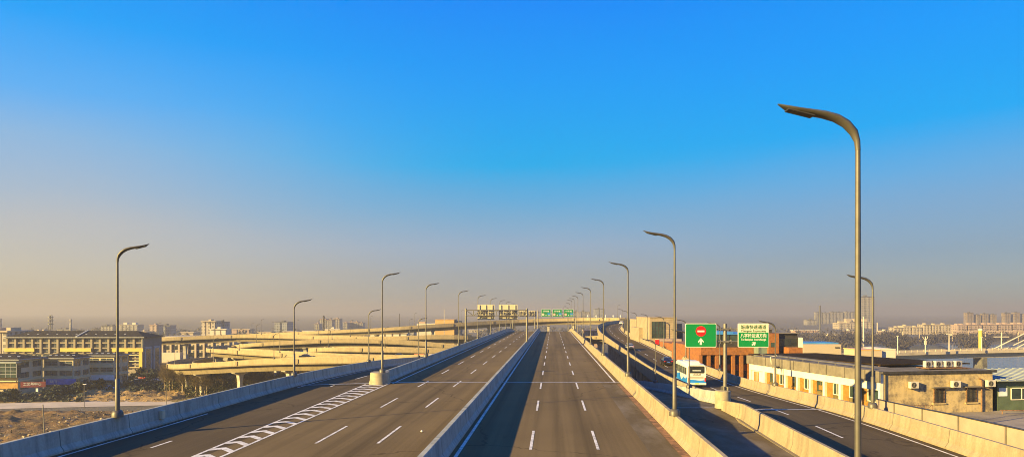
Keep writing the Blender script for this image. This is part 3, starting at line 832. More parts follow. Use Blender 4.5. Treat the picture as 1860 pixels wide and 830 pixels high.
for k, a in enumerate((983, 1003.3, 1024)):
    wd, ht = 17.2 / F * Y2, 13.6 / F * Y2
    s = thing('gantry_sign', ['left', 'middle', 'right'][k] + ' one of the three small green lane signs on the crest gantry', 'road sign', (wx(a + 8.6, Y2), Y2 - .75, wz(568.3, Y2)), 0, 'green lane signs on the crest gantry')
    panel('sign_backing', 0, .02, 0, wd, ht, 'sign_white', s, .05, .2)
    panel('sign_face', 0, .004, 0, wd - .14, ht - .14, 'lane_sign_green', s, .015, .16)
    text('行车道', .7, 'sign_white', s, (0, 0, .7), ext=.003, width=2.5)
    disc('speed_rim', -1.2, -.62, .5, 'sign_red' if k else 'sign_orange', s, -.004, .004, 24); disc('speed_disc', -1.2, -.62, .4, 'sign_white', s, -.012, -.005, 24)
    text(['60', '80', '80'][k], .55, 'black_plastic', s, (-1.2, -.016, -.62), ext=.002)
    arrow(s, 0, -.85, .5, math.pi, 'sign_white', -.004, .004)
    mb = MB(); mb.box(.62, 1.75, -.004, .004, -.75, -.05); mb.build('vehicle_symbol', 'sign_blue', s, world=False)
    mb = MB(); mb.box(.75, 1.6, -.004, .004, -1.12, -.9); mb.build('white_strip', 'sign_white', s, world=False)

# ------------------------------------------------------------------ viaducts of the interchange
def viaduct(label, picks, width, piers, lamps=(), parapet=1.3, flip=math.pi, lamp_label='', both=True, pier_w=1.5, gd=1.7, cl=None):
    path = catmull([pt(*p) for p in picks], 4)
    v = thing('viaduct', label, 'viaduct', (path[len(path)//2].x, path[len(path)//2].y, 0), 0, 'viaducts of the interchange')
    h = parapet; Wd = width
    mb = MB(); mb.sweep(path, [(.05, -h), (.05, -h - .35), (-1.6, -h - .55), (-2.3, -h - .5 - gd), (-Wd + 2.3, -h - .5 - gd), (-Wd + 1.6, -h - .55), (-Wd - .05, -h - .35), (-Wd - .05, -h)]); mb.build('deck', 'girder_concrete', v)
    mb = MB(); mb.sweep(path, [(-.45, -h + .01), (-Wd + .45, -h + .01)], closed=False); mb.build('road_surface', 'asphalt_ramp', v, recalc=False)
    for o in (0, -Wd):
        sgn = 1 if o == 0 else -1
        mb = MB(); mb.sweep(path, [(o, -h - .28), (o, 0), (o - .25 * sgn, 0), (o - .4 * sgn, -h)])
        mb.build('parapet', 'viaduct_concrete', v)
    Lp = plen(path)
    br_ = None; s_b = 9.0
    while s_b < Lp - 4:
        q = arc_cut(path, s_b, s_b + .5)
        if len(q) > 1:
            t = (q[1] - q[0]); t.z = 0; t.normalize()
            mb = MB(); mb.obox((0, 0, -.75), (.9, .3, 1.15)); mb.obox((0, -.02, -1.4), (.5, .2, .3))
            if br_ is None: br_ = mb.build('lamp_bracket', 'viaduct_concrete', v, world=False); o_ = br_
            else: o_ = br_.copy(); col.objects.link(o_); o_.parent = v
            o_.location = q[0] + Vector((t.y, -t.x, 0)) * .1 - WL[v.name]; o_.rotation_euler = (0, 0, math.atan2(t.y, t.x))
        s_b += 24
    for s in piers:
        q = arc_cut(path, s, s + .5)
        if len(q) < 2: continue
        t = (q[1] - q[0]); t.z = 0; t.normalize(); nr = Vector((t.y, -t.x, 0))
        c = q[0] - nr * (Wd / 2); top = q[0].z - h - .5 - gd
        mb = MB(); n4 = []
        for z, a, b_ in ((0, pier_w * .5, .6), (top * .65, pier_w * .5, .6), (top - .9, pier_w * .85, .65), (top - .25, Wd * .28, .75), (top + .05, Wd * .3, .8)):
            n4.append([c + nr * a + t * b_, c - nr * a + t * b_, c - nr * a - t * b_, c + nr * a - t * b_]); [setattr(w_, 'z', z) for w_ in n4[-1]]
        vs = [w_ for r_ in n4 for w_ in r_]
        fs = [(i*4+k, i*4+(k+1) % 4, (i+1)*4+(k+1) % 4, (i+1)*4+k) for i in range(4) for k in range(4)] + [(3,2,1,0), (16,17,18,19)]
        mb.add(vs, fs); mb.build('pier', 'pier_concrete', v)
    spots = []
    for s, o in lamps:
        q = arc_cut(path, s, s + .5)
        if len(q) < 2: continue
        t = (q[1] - q[0]); t.z = 0; t.normalize(); nr = Vector((t.y, -t.x, 0))
        spots.append(q[0] + nr * ((-.2) if o == 0 else (-Wd + .2)))
    for i, sp_ in enumerate(spots):
        dup(lamp_7, sp_, flip, (ORD[i].replace('nearest', 'first') + ' lamp from the left ' + lamp_label), 'lamps on the interchange viaducts', (.8, .8, 1))
    return v, path
V1 = [(395,608.5,470),(450,606.5,435),(500,604,412),(560,601.5,396),(610,599.3,388),(700,595,382),(760,591,382),(840,586.5,388),(900,582.8,395),(960,579.8,400),(1040,577.6,398),(1100,577.2,384),(1125,577.5,376),(1142,578.0,378)]
viaduct('uppermost long viaduct sweeping over the crest and bending right to the ramp', V1, 9.5, [20 + 34 * k for k in range(8)] + [238, 272, 306], [(34 + 29 * k, -1) for k in range(10)], lamp_label='on the uppermost viaduct', parapet=1.5)
V2 = [(150,621,338),(220,617.5,330),(300,613,325),(400,608.7,325),(450,607.5,322),(530,609,312),(610,611,300),(690,612,292),(740,610.5,290),(800,609,290),(850,610,292),(905,614,300)]
viaduct('long level viaduct emerging beside the hotel and running right', V2, 9, [30 + 27 * k for k in range(7)], [(46 + 26 * k, -1 if k % 2 else 0) for k in range(6)], lamp_label='on the level viaduct beside the hotel')
V3 = [(420,627.5,292),(437,625,276),(470,622,269),(530,619,266),(610,615.8,264),(700,617.5,262),(770,622,262),(840,628,262)]
viaduct('middle yellow viaduct whose rounded left end starts above the loop', V3, 8, [22, 50, 78], [(30, 0), (62, 0)], lamp_label='on the middle yellow viaduct', parapet=1.15, gd=1.4)
V4 = [(560,622,305),(480,624,302),(425,626,294),(388,628.5,280),(374,631.3,262),(384,633,247),(412,634.5,236),(460,637.5,225),(530,641.5,215),(610,645,208),(690,646.5,205),(760,648,203),(830,651,202)]
viaduct('curved loop viaduct turning back on itself at its left end', V4, 8, [18, 44, 74, 98, 122, 145], [(84, 0), (106, 0), (128, 0)], lamp_label='on the curved loop viaduct', parapet=1.15, gd=1.4)
V5 = [(560,632,262),(600,630.5,247),(690,631.5,240),(770,633,238),(850,636,238)]
viaduct('low grey viaduct running behind the loop', V5, 7.5, [14, 34, 54], [(18, 0), (42, 0)], lamp_label='on the low grey viaduct')
V6 = [(470,646,300),(390,648,290),(335,651.5,274),(308,656,254),(303,659.8,236),(315,661.3,223),(347,660,213),(400,656.7,204),(460,653.3,197),(530,651,190),(610,649.5,184),(690,648,180),(780,646,176)]
viaduct('nearest yellow viaduct curving back above the bare trees', V6, 8.5, [76, 91, 104, 125, 146, 165], [(92, 0), (118, 0), (144, 0)], lamp_label='on the nearest yellow viaduct', pier_w=.95)
V7 = [(1050,611.5,336),(1064,611,334),(1080,610.5,332),(1098,610,330),(1118,609.5,328)]
viaduct('short yellow viaduct piece glimpsed between the main barrier and the ramp', V7, 9, [10], gd=2.0)
# pillars and the ribbed wall beneath the ramp
mb = MB()
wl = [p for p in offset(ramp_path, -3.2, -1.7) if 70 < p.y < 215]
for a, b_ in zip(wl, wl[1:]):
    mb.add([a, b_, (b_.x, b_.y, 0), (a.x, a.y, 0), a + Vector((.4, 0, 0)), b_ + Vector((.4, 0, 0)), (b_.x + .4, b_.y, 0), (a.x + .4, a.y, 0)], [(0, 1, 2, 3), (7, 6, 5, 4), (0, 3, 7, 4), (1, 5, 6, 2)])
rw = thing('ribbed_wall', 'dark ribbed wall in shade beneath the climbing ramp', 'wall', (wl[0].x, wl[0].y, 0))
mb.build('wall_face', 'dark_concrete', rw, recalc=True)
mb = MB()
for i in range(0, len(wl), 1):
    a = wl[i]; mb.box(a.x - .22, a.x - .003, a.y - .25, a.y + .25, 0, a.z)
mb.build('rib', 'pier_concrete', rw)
def pier_row(label, pts_, r, top):
    for i, (x, y) in enumerate(pts_):
        mb = MB(); z = top(x, y); mb.tube([(x, y, 0), (x, y, z - 1.6)], r, 14); mb.box(x - r * 2.4, x + r * 2.4, y - r * .9, y + r * .9, z - 1.65, z)
        tag(mb.build('support_pier', 'pier_concrete'), label[i] if isinstance(label, list) else label, 'pier', 'piers under the elevated roads')
pier_row([ORD[k // 2] + ' round pier under the main road deck, ' + ('left' if k % 2 == 0 else 'right') + ' one of its pair' for k in range(20)], [(x + U * y, y) for y in range(30, 300, 34) for x in (-12, 1.2)], .9, lambda x, y: zmain(y) - 2.25)
pier_row([ORD[k] + ' round pier under the far end of the curving ramp' for k in range(4)], [tuple(along(ramp_path, y).xy) for y in (228, 256, 284, 312)], .8, lambda x, y: along(ramp_path, y).z - 1.75)

# ------------------------------------------------------------------ vehicles
def wheel(parent, x, y, r, w_):
    mb = MB(); mb.lathe([(r * .62, -w_/2), (r * .94, -w_/2), (r, -w_ * .35), (r, w_ * .35), (r * .94, w_/2), (r * .62, w_/2)], 20)
    o = mb.build('wheel', 'tyre', parent, world=False, smooth=True); o.location = (x, y, r); o.rotation_euler = (0, R(90), 0)
    mb = MB(); mb.lathe([(r * .6, -w_ * .42), (r * .64, w_ * .45), (r * .2, w_ * .5)], 14)
    mb.lathe([(r * .6, -w_ * .5), (r * .64, -w_ * .4), (r * .2, -w_ * .35)], 14)
    mb.build('rim', 'rim', o, world=False)
def loft(secs, n=None):
    mb = MB(); n = len(secs[0]); mb.v = [p for s in secs for p in s]
    for i in range(len(secs) - 1):
        for k in range(n): mb.f.append((i*n+k, i*n+(k+1) % n, (i+1)*n+(k+1) % n, (i+1)*n+k))
    mb.f.append(tuple(range(n-1, -1, -1))); mb.f.append(tuple((len(secs)-1)*n+k for k in range(n))); mb.uv = [None] * len(mb.f)
    return mb
def make_car(label, paint, loc, rz, group, plate='plate_blue'):
    c = thing('sedan', label, 'car', loc, rz, group)
    S_ = []
    for y, hw, zb, zs in ((-2.3, .72, .38, .82), (-2.22, .84, .3, .95), (-1.7, .9, .26, 1.0), (-.8, .92, .24, .98), (.5, .92, .24, .96), (1.3, .91, .25, .9), (1.95, .87, .28, .8), (2.3, .74, .34, .66)):
        S_.append([(-hw * .92, y, zb), (hw * .92, y, zb), (hw, y, zb + .14), (hw, y, (zb + zs) / 2 + .08), (hw * .95, y, zs - .04), (hw * .86, y, zs), (-hw * .86, y, zs), (-hw * .95, y, zs - .04), (-hw, y, (zb + zs) / 2 + .08), (-hw, y, zb + .14)])
    loft(S_).build('body', paint, c, world=False, smooth=True, angle=35)
    S_ = []
    for y, hw, z0, z1 in ((-1.75, .78, .97, 1.0), (-1.15, .72, .97, 1.36), (-.6, .68, .96, 1.44), (.1, .68, .96, 1.44), (.55, .71, .95, 1.3), (1.2, .78, .9, .93)):
        w2 = hw * (.86 if z1 > 1.2 else 1)
        S_.append([(-hw - .06, y, z0), (hw + .06, y, z0), (w2, y, z1), (-w2, y, z1)])
    loft(S_).build('cabin_glass', 'glass_dark', c, world=False, smooth=True, angle=30)
    S_ = []
    for y, hw, z in ((-1.12, .6, 1.375), (-.6, .6, 1.452), (.1, .6, 1.452), (.4, .58, 1.36)):
        S_.append([(-hw, y, z), (hw, y, z), (hw * .9, y, z + .03), (-hw * .9, y, z + .03)])
    loft(S_).build('roof_panel', paint, c, world=False, smooth=True)
    for sx in (-1, 1):
        mb = MB(); mb.obox((sx * .63, -2.27, .82), (.34, .1, .16), sx * .2); mb.build('tail_light', 'tail_red', c, world=False, bevel=.015)
        mb = MB(); mb.obox((sx * .6, 2.2, .62), (.34, .12, .12), -sx * .3); mb.build('headlight', 'light_fitting', c, world=False, bevel=.015)
        mb = MB(); mb.obox((sx * .98, .75, 1.0), (.16, .1, .12)); mb.build('mirror', paint, c, world=False, bevel=.02)
        for yy in (-1.4, 1.42): wheel(c, sx * .8, yy, .32, .22)
    mb = MB(); mb.box(-.24, .24, -2.34, -2.31, .62, .76); mb.build('licence_plate', plate, c, world=False)
    mb = MB(); mb.obox((0, -2.28, .42), (1.4, .12, .16)); mb.build('bumper', 'black_plastic', c, world=False, bevel=.02)
    return c
def on_ramp(Y, o):
    p = along(ramp_path, Y); q = along(ramp_path, Y + 2); t = (q - p); t.z = 0; t.normalize()
    return p + Vector((t.y, -t.x, 0)) * o + Vector((0, 0, .02)), math.atan2(-t.x, t.y)
p, rz = on_ramp(128, 2.0); p.x = wx(1210.5, 128)
make_car('dark sedan driving up the ramp ahead of the coach', 'car_dark', p, rz, 'cars on the ramp')
p, rz = on_ramp(169, -1.9)
make_car('silver sedan further up the ramp in the left lane', 'car_silver', p, rz, 'cars on the ramp')
p, rz = on_ramp(322, 1.7)
make_car('tiny white car at the top of the ramp', 'car_white', p, rz, 'cars on the ramp')
# coach
p, rz = on_ramp(88.0, -1.85)
bus = thing('coach_bus', 'white coach with blue wave stripe seen from behind on the ramp', 'bus', p, rz)
BL, BW, BH = 9.0, 2.42, 3.02
secs = []
for y, k in ((0, .965), (.12, 1), (BL - .3, 1), (BL, .93)):
    hw = BW / 2 * k; z0, z1 = .42, BH - (0 if k > .98 else .07)
    secs.append([(-hw, y, z0 + .15), (-hw + .08, y, z0), (hw - .08, y, z0), (hw, y, z0 + .15), (hw, y, z1 - .55), (hw - .1, y, z1 - .16), (hw - .32, y, z1), (-hw + .32, y, z1), (-hw + .1, y, z1 - .16), (-hw, y, z1 - .55)])
loft(secs).build('body', 'bus_white', bus, world=False, smooth=True, angle=35)
mb = MB(); hw = BW / 2 + .006
wave = lambda t: .98 + .18 * math.sin(t * 1.1 + .5) + .16 * math.sin(t * 2.3 + 1.4)
for sx in (-1, 1):
    n = 36; vs = []
    for i in range(n + 1):
        y = .1 + (BL - .5) * i / n; vs += [(sx * hw, y, .52), (sx * hw, y, wave(y) + (.1 if y < 5 else .3))]
    mb.add(vs, [(2*i, 2*i+2, 2*i+3, 2*i+1) for i in range(n)])
n = 20; vs = []
for i in range(n + 1):
    t = i / n; x = -1.16 + 2.32 * t; vs += [(x, -.008, .62), (x, -.008, .95 + .2 * (t - .5) ** 2 * 4 * .8 + .05 * math.sin(t * 5))]
mb.add(vs, [(2*i, 2*i+2, 2*i+3, 2*i+1) for i in range(n)])
mb.build('blue_stripe', 'bus_blue', bus, world=False, recalc=False)
def rrect(w_, h, r):
    P = []
    for cx_, cz_, a0 in ((w_/2-r, h/2-r, 0), (-w_/2+r, h/2-r, 90), (-w_/2+r, -h/2+r, 180), (w_/2-r, -h/2+r, 270)):
        P += [(cx_ + r * math.cos(R(a0 + k * 30)), cz_ + r * math.sin(R(a0 + k * 30))) for k in range(4)]
    return P
mb = MB(); mb.prism([(a, b_ + 2.32) for a, b_ in rrect(1.95, .92, .14)], -.02, .05, 'Y'); rwn = mb.build('rear_window', 'glass_dark', bus, world=False)
mb = MB(); mb.prism([(a, b_ + 2.2) for a, b_ in rrect(1.1, .1, .03)], -.032, -.021, 'Y'); mb.build('window_sticker', 'banner_white', rwn, world=False)
for k in range(5):
    for sx in (-1, 1):
        mb = MB(); y0 = .5 + k * 1.42; mb.prism([(y0, 1.6), (y0 + 1.32, 1.6), (y0 + 1.32, 2.52), (y0, 2.52)], sx * (BW / 2 + .01), sx * (BW / 2 - .02), 'X'); mb.build('side_window', 'glass_green', bus, world=False)
mb = MB(); mb.prism([(7.62, .6), (8.5, .6), (8.5, 2.5), (7.62, 2.5)], -BW / 2 - .01, -BW / 2 + .02, 'X'); mb.build('driver_window', 'glass_dark', bus, world=False)
mb = MB(); mb.prism([(a, b_ + 1.75) for a, b_ in rrect(1.95, 1.3, .12)], BL - .06, BL + .02, 'Y'); mb.build('windscreen', 'glass_dark', bus, world=False)
mb = MB(); mb.obox((0, -.03, .5), (2.38, .2, .28)); mb.build('bumper', 'bus_white', bus, world=False, bevel=.05)
mb = MB(); mb.box(-.24, .24, -.16, -.135, .48, .62); mb.build('licence_plate', 'plate_yellow', bus, world=False)
for sx in (-1, 1):
    mb = MB(); mb.obox((sx * 1.06, -.02, 1.05), (.16, .07, .5)); mb.build('tail_light', 'tail_red', bus, world=False, bevel=.02)
    for yy in (1.9, 6.9): wheel(bus, sx * 1.02, yy, .46, .3)
    mb = MB(); mb.tube([(sx * 1.05, BL - .15, 2.6), (sx * 1.42, BL + .1, 2.62), (sx * 1.46, BL + .12, 2.3)], .035, 6); mb.obox((sx * 1.46, BL + .12, 2.05), (.2, .12, .55)); mb.build('mirror', 'black_plastic', bus, world=False)
mb = MB(); mb.obox((0, 3.6, BH + .1), (1.7, 2.6, .22)); mb.build('roof_unit', 'bus_white', bus, world=False, bevel=.07)
mb = MB(); mb.obox((0, 1.1, BH + .05), (1.2, 1.1, .12)); mb.build('roof_hatch', 'bus_white', bus, world=False, bevel=.04)
mb = MB()
for k in range(4): mb.box(-.85 + .02, .85, -.014, -.006, 1.2 + k * .07, 1.235 + k * .07)
mb.build('engine_grille', 'grey_fascia', bus, world=False)
mb = MB()
for k in range(9):
    x = -.5 + k * .115; mb.box(x, x + .07, -.015, -.007, 1.58, 1.72 + .05 * (k % 3))
mb.build('rear_lettering', 'grey_fascia', bus, world=False)
# distant cars on the viaducts
for lab, paint, px, py, Y in (('dark car half hidden behind the loop viaduct parapet', 'car_dark', 557, 649.5, 209.5), ('dark car on the loop viaduct beside a lamp post', 'car_dark', 727, 648.5, 206.5), ('pale car on the loop viaduct near the big pier', 'car_white', 785, 649.5, 206)):
    c = make_car(lab, paint, (wx(px, Y), Y, wz(py + 2, Y)), R(-80), 'cars on the interchange')
# orange lorry container on the loop viaduct
Y = 190
t = thing('container_lorry', 'orange lorry body showing above the left ramp barrier', 'lorry', (wx(764, Y), Y, wz(657, Y)))
mb = MB(); mb.box(-1.7, 1.7, -1.1, 1.1, .6, 2.2); mb.build('cargo_box', 'plastic_orange', t, world=False, bevel=.04)
mb = MB(); mb.box(1.75, 2.9, -1.0, 1.0, .5, 1.9); mb.build('cab', 'car_white', t, world=False, bevel=.08)
for sx in (-1, 1):
    for x in (-1.1, 2.3):
        mb = MB(); mb.lathe([(.3, -.12), (.42, -.1), (.42, .1), (.3, .12)], 14); o = mb.build('wheel', 'tyre', t, world=False); o.location = (x, sx * .9, .42); o.rotation_euler = (R(90), 0, 0)

# ------------------------------------------------------------------ terrace and buildings right of the ramp
ZT = 17.45
tl = [along(ramp_right, y) + Vector((.95, 0, 0)) for y in (24, 32, 42, 52, 62, 72, 82, 92, 98)]
poly = [(p.x, p.y) for p in tl] + [(96, 98), (96, 24)]
mb = MB(); mb.prism(poly, 0, ZT); struct(mb, 'terrace_ground', 'terrace_concrete')
# panel wall along the terrace
wp = [along(ramp_right, y) + Vector((1.5, 0, 0)) for y in (24, 28, 33, 38, 43, 48, 53.5)]
pw = thing('panel_wall', 'long low wall of pale panels with dark posts behind the ramp barrier', 'wall', (wp[3].x, wp[3].y, ZT))
def top(y):
    for (a, za), (b_, zb_) in (((24, 21.2), (33, 21.05)), ((33, 21.05), (42, 20.75)), ((42, 20.75), (52, 20.25)), ((52, 20.25), (70, 19.6))):
        if a <= y <= b_: return za + (zb_ - za) * (y - a) / (b_ - a)
    return 21.2
pth = [Vector((p.x, p.y, top(p.y))) for p in catmull(wp, 1.5)]
mb = MB()
vs = []; fs = []
mb.sweep(pth, [(-.08, -3.4), (.08, -3.4), (.08, 0), (-.08, 0)]); mb.build('panel', 'wall_panel', pw)
mb = MB(); mb.sweep(pth, [(-.12, 0.002), (.12, 0.002), (.12, .05), (-.12, .05)]); mb.build('coping', 'steel_dark', pw)
for s in [3 + 4.6 * k for k in range(7)]:
    q = arc_cut(pth, s, s + .2)
    if q:
        mb = MB(); mb.box(q[0].x - .15, q[0].x - .085, q[0].y - .04, q[0].y + .04, q[0].z - 3.4, q[0].z - .005); mb.build('post', 'grey_fascia', pw)
# long pale single-storey building
rzb = math.atan2(.164, .986)
bd = thing('long_building', 'long low pale building with orange doors and a stained end wall', 'building', (34.8, 64, ZT), rzb)
HB = (752 - 676) / F * 64 + .05        # about 4 m
DX, DY = 11.8, 24.2
mb = MB(); mb.prism([(.03, .03), (DX, .03), (DX, 4.2), (4.0, 4.2), (4.0, DY), (.03, DY)], -.3, HB - .15); mb.build('wall', 'stained_plaster', bd, world=False)
mb = MB(); mb.prism([(-.5, -.12), (DX + .25, -.12), (DX + .25, 4.4), (4.2, 4.4), (4.2, DY + .3), (-.5, DY + .3)], HB - .14, HB); mb.build('roof', 'roof_felt', bd, world=False)
mb = MB(); mb.box(-.53, -.34, -.13, DY + .31, HB - .98, HB + .06)
mb.build('fascia', 'grey_fascia', bd, world=False)
mb = MB()
for k in range(8): mb.box(-.56, -.535, 1.8 + 3.0 * k, 1.85 + 3.0 * k, HB - .98, HB + .06)
mb.build('fascia_joint', 'steel_dark', bd, world=False)
mb = MB(); mb.box(-.12, DX + .3, -.16, -.122, HB - .2, HB + .03); mb.build('eaves_edge', 'steel_dark', bd, world=False)
mb = MB(); mb.box(-.33, .02, .0, DY, HB - 1.75, HB - .15)
mb.build('white_beam', 'white_plaster', bd, world=False)
bays = [0, 3.1, 5.95, 8.6, 11.1, 13.55, 16.0, 18.35, 20.6]
for k, y in enumerate(bays + [24.0]):
    mb = MB(); mb.box(-.33, .02, y - (0 if k == 0 else .17), y + (.26 if k == 0 else .17), -.3, HB - 1.753); mb.build('pillar', 'white_plaster', bd, world=False)
mb = MB(); mb.box(-.1, .02, 20.8, 23.8, -.3, HB - 1.754); mb.build('white_wall', 'white_plaster', bd, world=False)
mb = MB(); mb.box(-.2, -.1, 22.2, 23.3, .75, 2.05); wo = mb.build('window', 'door_wood', bd, world=False)
mb = MB()
for a in range(4): mb.box(-.22, -.205, 22.3 + a * .3, 22.33 + a * .3, .75, 2.05)
mb.build('window_bars', 'white_plaster', wo, world=False)
for k in range(8):
    y0, y1 = bays[k] + (.27 if k == 0 else .18), bays[k+1] - .18; wd = y1 - y0; hz = HB - 1.755
    yd = y1 - wd * (.38 + .06 * (k % 3 - 1))
    mb = MB(); mb.box(-.06, .02, yd, y1, -.3, hz); dr = mb.build('door', 'door_wood', bd, world=False)
    mb = MB(); mb.box(-.11, -.063, yd + .1, yd + .14, .9, 1.1); mb.build('handle', 'galvanised', dr, world=False)
    mb = MB(); mb.box(-.05, .02, y0, yd - .01, -.3, .98); mb.build('lower_panel', ['olive_panel', 'door_wood'][1 if k in (4, 5, 6) else 0], bd, world=False)
    z0 = 1.0; mb = MB()
    for (a, b_, c, d) in ((y0, y0 + .07, z0, hz), (yd - .08, yd - .01, z0, hz), (y0, yd, z0, z0 + .07), (y0, yd, hz - .08, hz), ((y0 + yd) / 2 - .03, (y0 + yd) / 2 + .03, z0, hz)): mb.box(-.07, .0, a, b_, c, d)
    wo = mb.build('window', 'white_plaster' if k in (0, 1, 2, 4, 6) else 'olive_panel', bd, world=False, recalc=True)
    mb = MB(); mb.box(-.02, .015, y0 + .01, yd - .02, z0 + .01, hz - .01); mb.build('pane', 'glass_green', wo, world=False)
    if k in (3,):
        mb = MB(); mb.box(-.26, -.08, y0 + .25, y0 + .8, 1.25, 1.75); mb.build('meter_box', 'door_wood', bd, world=False, bevel=.02)
# barred windows with little canopies on the end wall
for x in (5.35, 8.85):
    mb = MB()
    for (a, b_, c, d) in ((x, x + 1.16, .95, 1.03), (x, x + 1.16, 2.2, 2.28), (x, x + .08, .95, 2.28), (x + 1.08, x + 1.16, .95, 2.28)): mb.box(a, b_, -.05, .06, c, d)
    wo = mb.build('window', 'rust', bd, world=False)
    mb = MB(); mb.box(x + .06, x + 1.1, -.0, .045, 1.0, 2.24); mb.build('pane', 'glass_dark', wo, world=False)
    mb = MB()
    for k in range(7): mb.box(x + .12 + k * .14, x + .145 + k * .14, -.09, -.06, .98, 2.26)
    for z in (1.3, 1.9): mb.box(x, x + 1.16, -.1, -.065, z, z + .03)
    mb.build('window_bars', 'steel_dark', wo, world=False)
    mb = MB(); mb.box(x - .3, x + 1.5, -.42, .02, 2.4, 2.47); mb.build('window_canopy', 'grey_fascia', bd, world=False)
    mb = MB(); mb.box(x - .12, x + 1.28, -.1, .02, .82, .93); mb.build('sill', 'stained_plaster', bd, world=False)
mb = MB(); mb.tube([(10.45, -.12, HB - .9), (10.45, -.12, .0)], .06, 8); mb.tube([(10.45, -.12, HB - .9), (10.2, -.1, HB - .75)], .07, 8); mb.build('downpipe', 'rust', bd, world=False)
mb = MB(); mb.tube([(.2, -.06, HB - .2), (.2, -.06, -.2)], .05, 8); mb.build('corner_cable', 'steel_dark', bd, world=False)
mb = MB(); mb.tube([(.6, 2, HB + .25), (.6, 23, HB + .25)], .05, 6)
for k in range(8): mb.tube([(.6, 2.2 + 2.9 * k, HB), (.6, 2.2 + 2.9 * k, HB + .25)], .04, 6)
mb.build('roof_pipe', 'galvanised', bd, world=False)
mb = MB(); mb.tube([(-.4, 18.6, HB - 1.1), (-.62, 18.6, HB + .2), (.2, 18.6, HB + .35)], .07, 8); mb.build('vent_pipe', 'ac_white', bd, world=False)
# outdoor units : things on the wall and roof
def B(x, y, z): return Vector((34.8, 64, ZT)) + Matrix.Rotation(rzb, 3, 'Z') @ Vector((x, y, z))
def make_ac(label, loc, rz):
    a = thing('air_conditioner', label, 'air conditioner', loc, rz, 'outdoor air conditioning units')
    mb = MB(); mb.box(-.43, .43, 0, .34, 0, .62); mb.build('casing', 'ac_white', a, world=False, bevel=.02)
    mb = MB(); n = 20; mb.prism([(-.1 + .25 * math.cos(2*math.pi*k/n), .31 + .25 * math.sin(2*math.pi*k/n)) for k in range(n)], -.012, .02, 'Y'); fg = mb.build('fan_grille', 'steel_dark', a, world=False)
    mb = MB()
    for k in range(6): mb.obox((-.1, -.018, .31), (.5, .008, .012), 0); 
    for k in range(6):
        w_ = k * math.pi / 6; mb.tube([(-.1 - .25 * math.cos(w_), -.018, .31 - .25 * math.sin(w_)), (-.1 + .25 * math.cos(w_), -.018, .31 + .25 * math.sin(w_))], .008, 4)
    mb.build('fan_bars', 'galvanised', fg, world=False)
    mb = MB()
    for x in (-.3, .3): mb.box(x - .03, x + .03, .0, .42, -.05, -.003)
    mb.build('bracket', 'steel_dark', a, world=False)
    return a
make_ac('air conditioner on the stained end wall, left of both barred windows', B(3.0, -.42, 2.42), rzb)
make_ac('air conditioner on the stained end wall between the two barred windows', B(7.5, -.42, 2.42), rzb)
make_ac('air conditioner at the right corner of the stained end wall by the downpipe', B(11.3, -.42, 2.42), rzb)
# raised roof slab with four units and a lean-to
sl = thing('roof_platform', 'thin raised slab on the stained building roof carrying outdoor units', 'platform', B(8.3, 2.2, HB))
mb = MB(); mb.obox((0, 0, .12), (4.6, 1.6, .07)); mb.build('slab', 'rust', sl, world=False); sl.rotation_euler = (0, 0, rzb)
for x in (-2.1, 0, 2.1):
    for y in (-.6, .6):
        mb = MB(); mb.obox((x, y, .04), (.12, .12, .085)); mb.build('leg', 'steel_dark', sl, world=False)
for k in range(4):
    c = make_ac(['leftmost of the four air conditioners on the roof slab', 'second from left of four air conditioners on the roof slab', 'third from left of four air conditioners on the roof slab', 'rightmost of the four air conditioners on the roof slab'][k], B(6.55 + k * 1.12, 1.95, HB + .2), rzb + R(10))
    c.scale = (1.0, 1, .95)
# shed roof behind
bb = thing('flat_roof_shed', 'long dark shed with a thin brown overhanging roof behind the pale building', 'building', B(5.2, 7.2, 0), rzb)
mb = MB(); mb.box(1.2, 10, 1.4, 26, -.3, HB - .6); mb.build('wall', 'cladding_dark', bb, world=False)
mb = MB(); mb.add([(-.2, -.4, HB + .02), (10.5, -.4, HB + .02), (10.5, 27, HB - .5), (-.2, 27, HB - .5), (-.2, -.4, HB + .14), (10.5, -.4, HB + .14), (10.5, 27, HB - .38), (-.2, 27, HB - .38)], [(3,2,1,0),(4,5,6,7),(0,1,5,4),(1,2,6,5),(2,3,7,6),(3,0,4,7)]); mb.build('roof', 'rust_roof', bb, world=False)
for y in (.2, 8, 16, 24):
    mb = MB(); mb.box(.1, .25, y, y + .15, -.3, HB + .02 - y * .022); mb.build('post', 'rust', bb, world=False)
# railing on the terrace
rl_ = thing('steel_railing', 'thin steel railing with crossed bars in front of the stained wall', 'railing', B(2.3, -1.5, 0), rzb)
mb = MB()
for z in (.1, .55, 1.0): mb.tube([(-1.2, 0, z), (1.6, 0, z)], .025, 6)
for x in (-1.2, -.5, .2, .9, 1.6): mb.tube([(x, 0, 0), (x, 0, 1.02)], .025, 6)
for x in (-1.2, .2): mb.tube([(x, 0, .1), (x + 1.4, 0, 1.0)], .02, 6); mb.tube([(x, 0, 1.0), (x + 1.4, 0, .1)], .02, 6)
mb.build('rails', 'rust', rl_, world=False)
rl_ = thing('steel_railing', 'low rusty pipe rail at the right end of the terrace', 'railing', B(11.0, -1.6, 0), rzb)
mb = MB(); mb.tube([(0, 0, .35), (4.5, -1.2, .35)], .05, 6)
for k in range(3): mb.tube([(.2 + 2 * k, -.05 - .53 * k, 0), (.2 + 2 * k, -.05 - .53 * k, .36)], .05, 6)
mb.build('rails', 'rust', rl_, world=False)
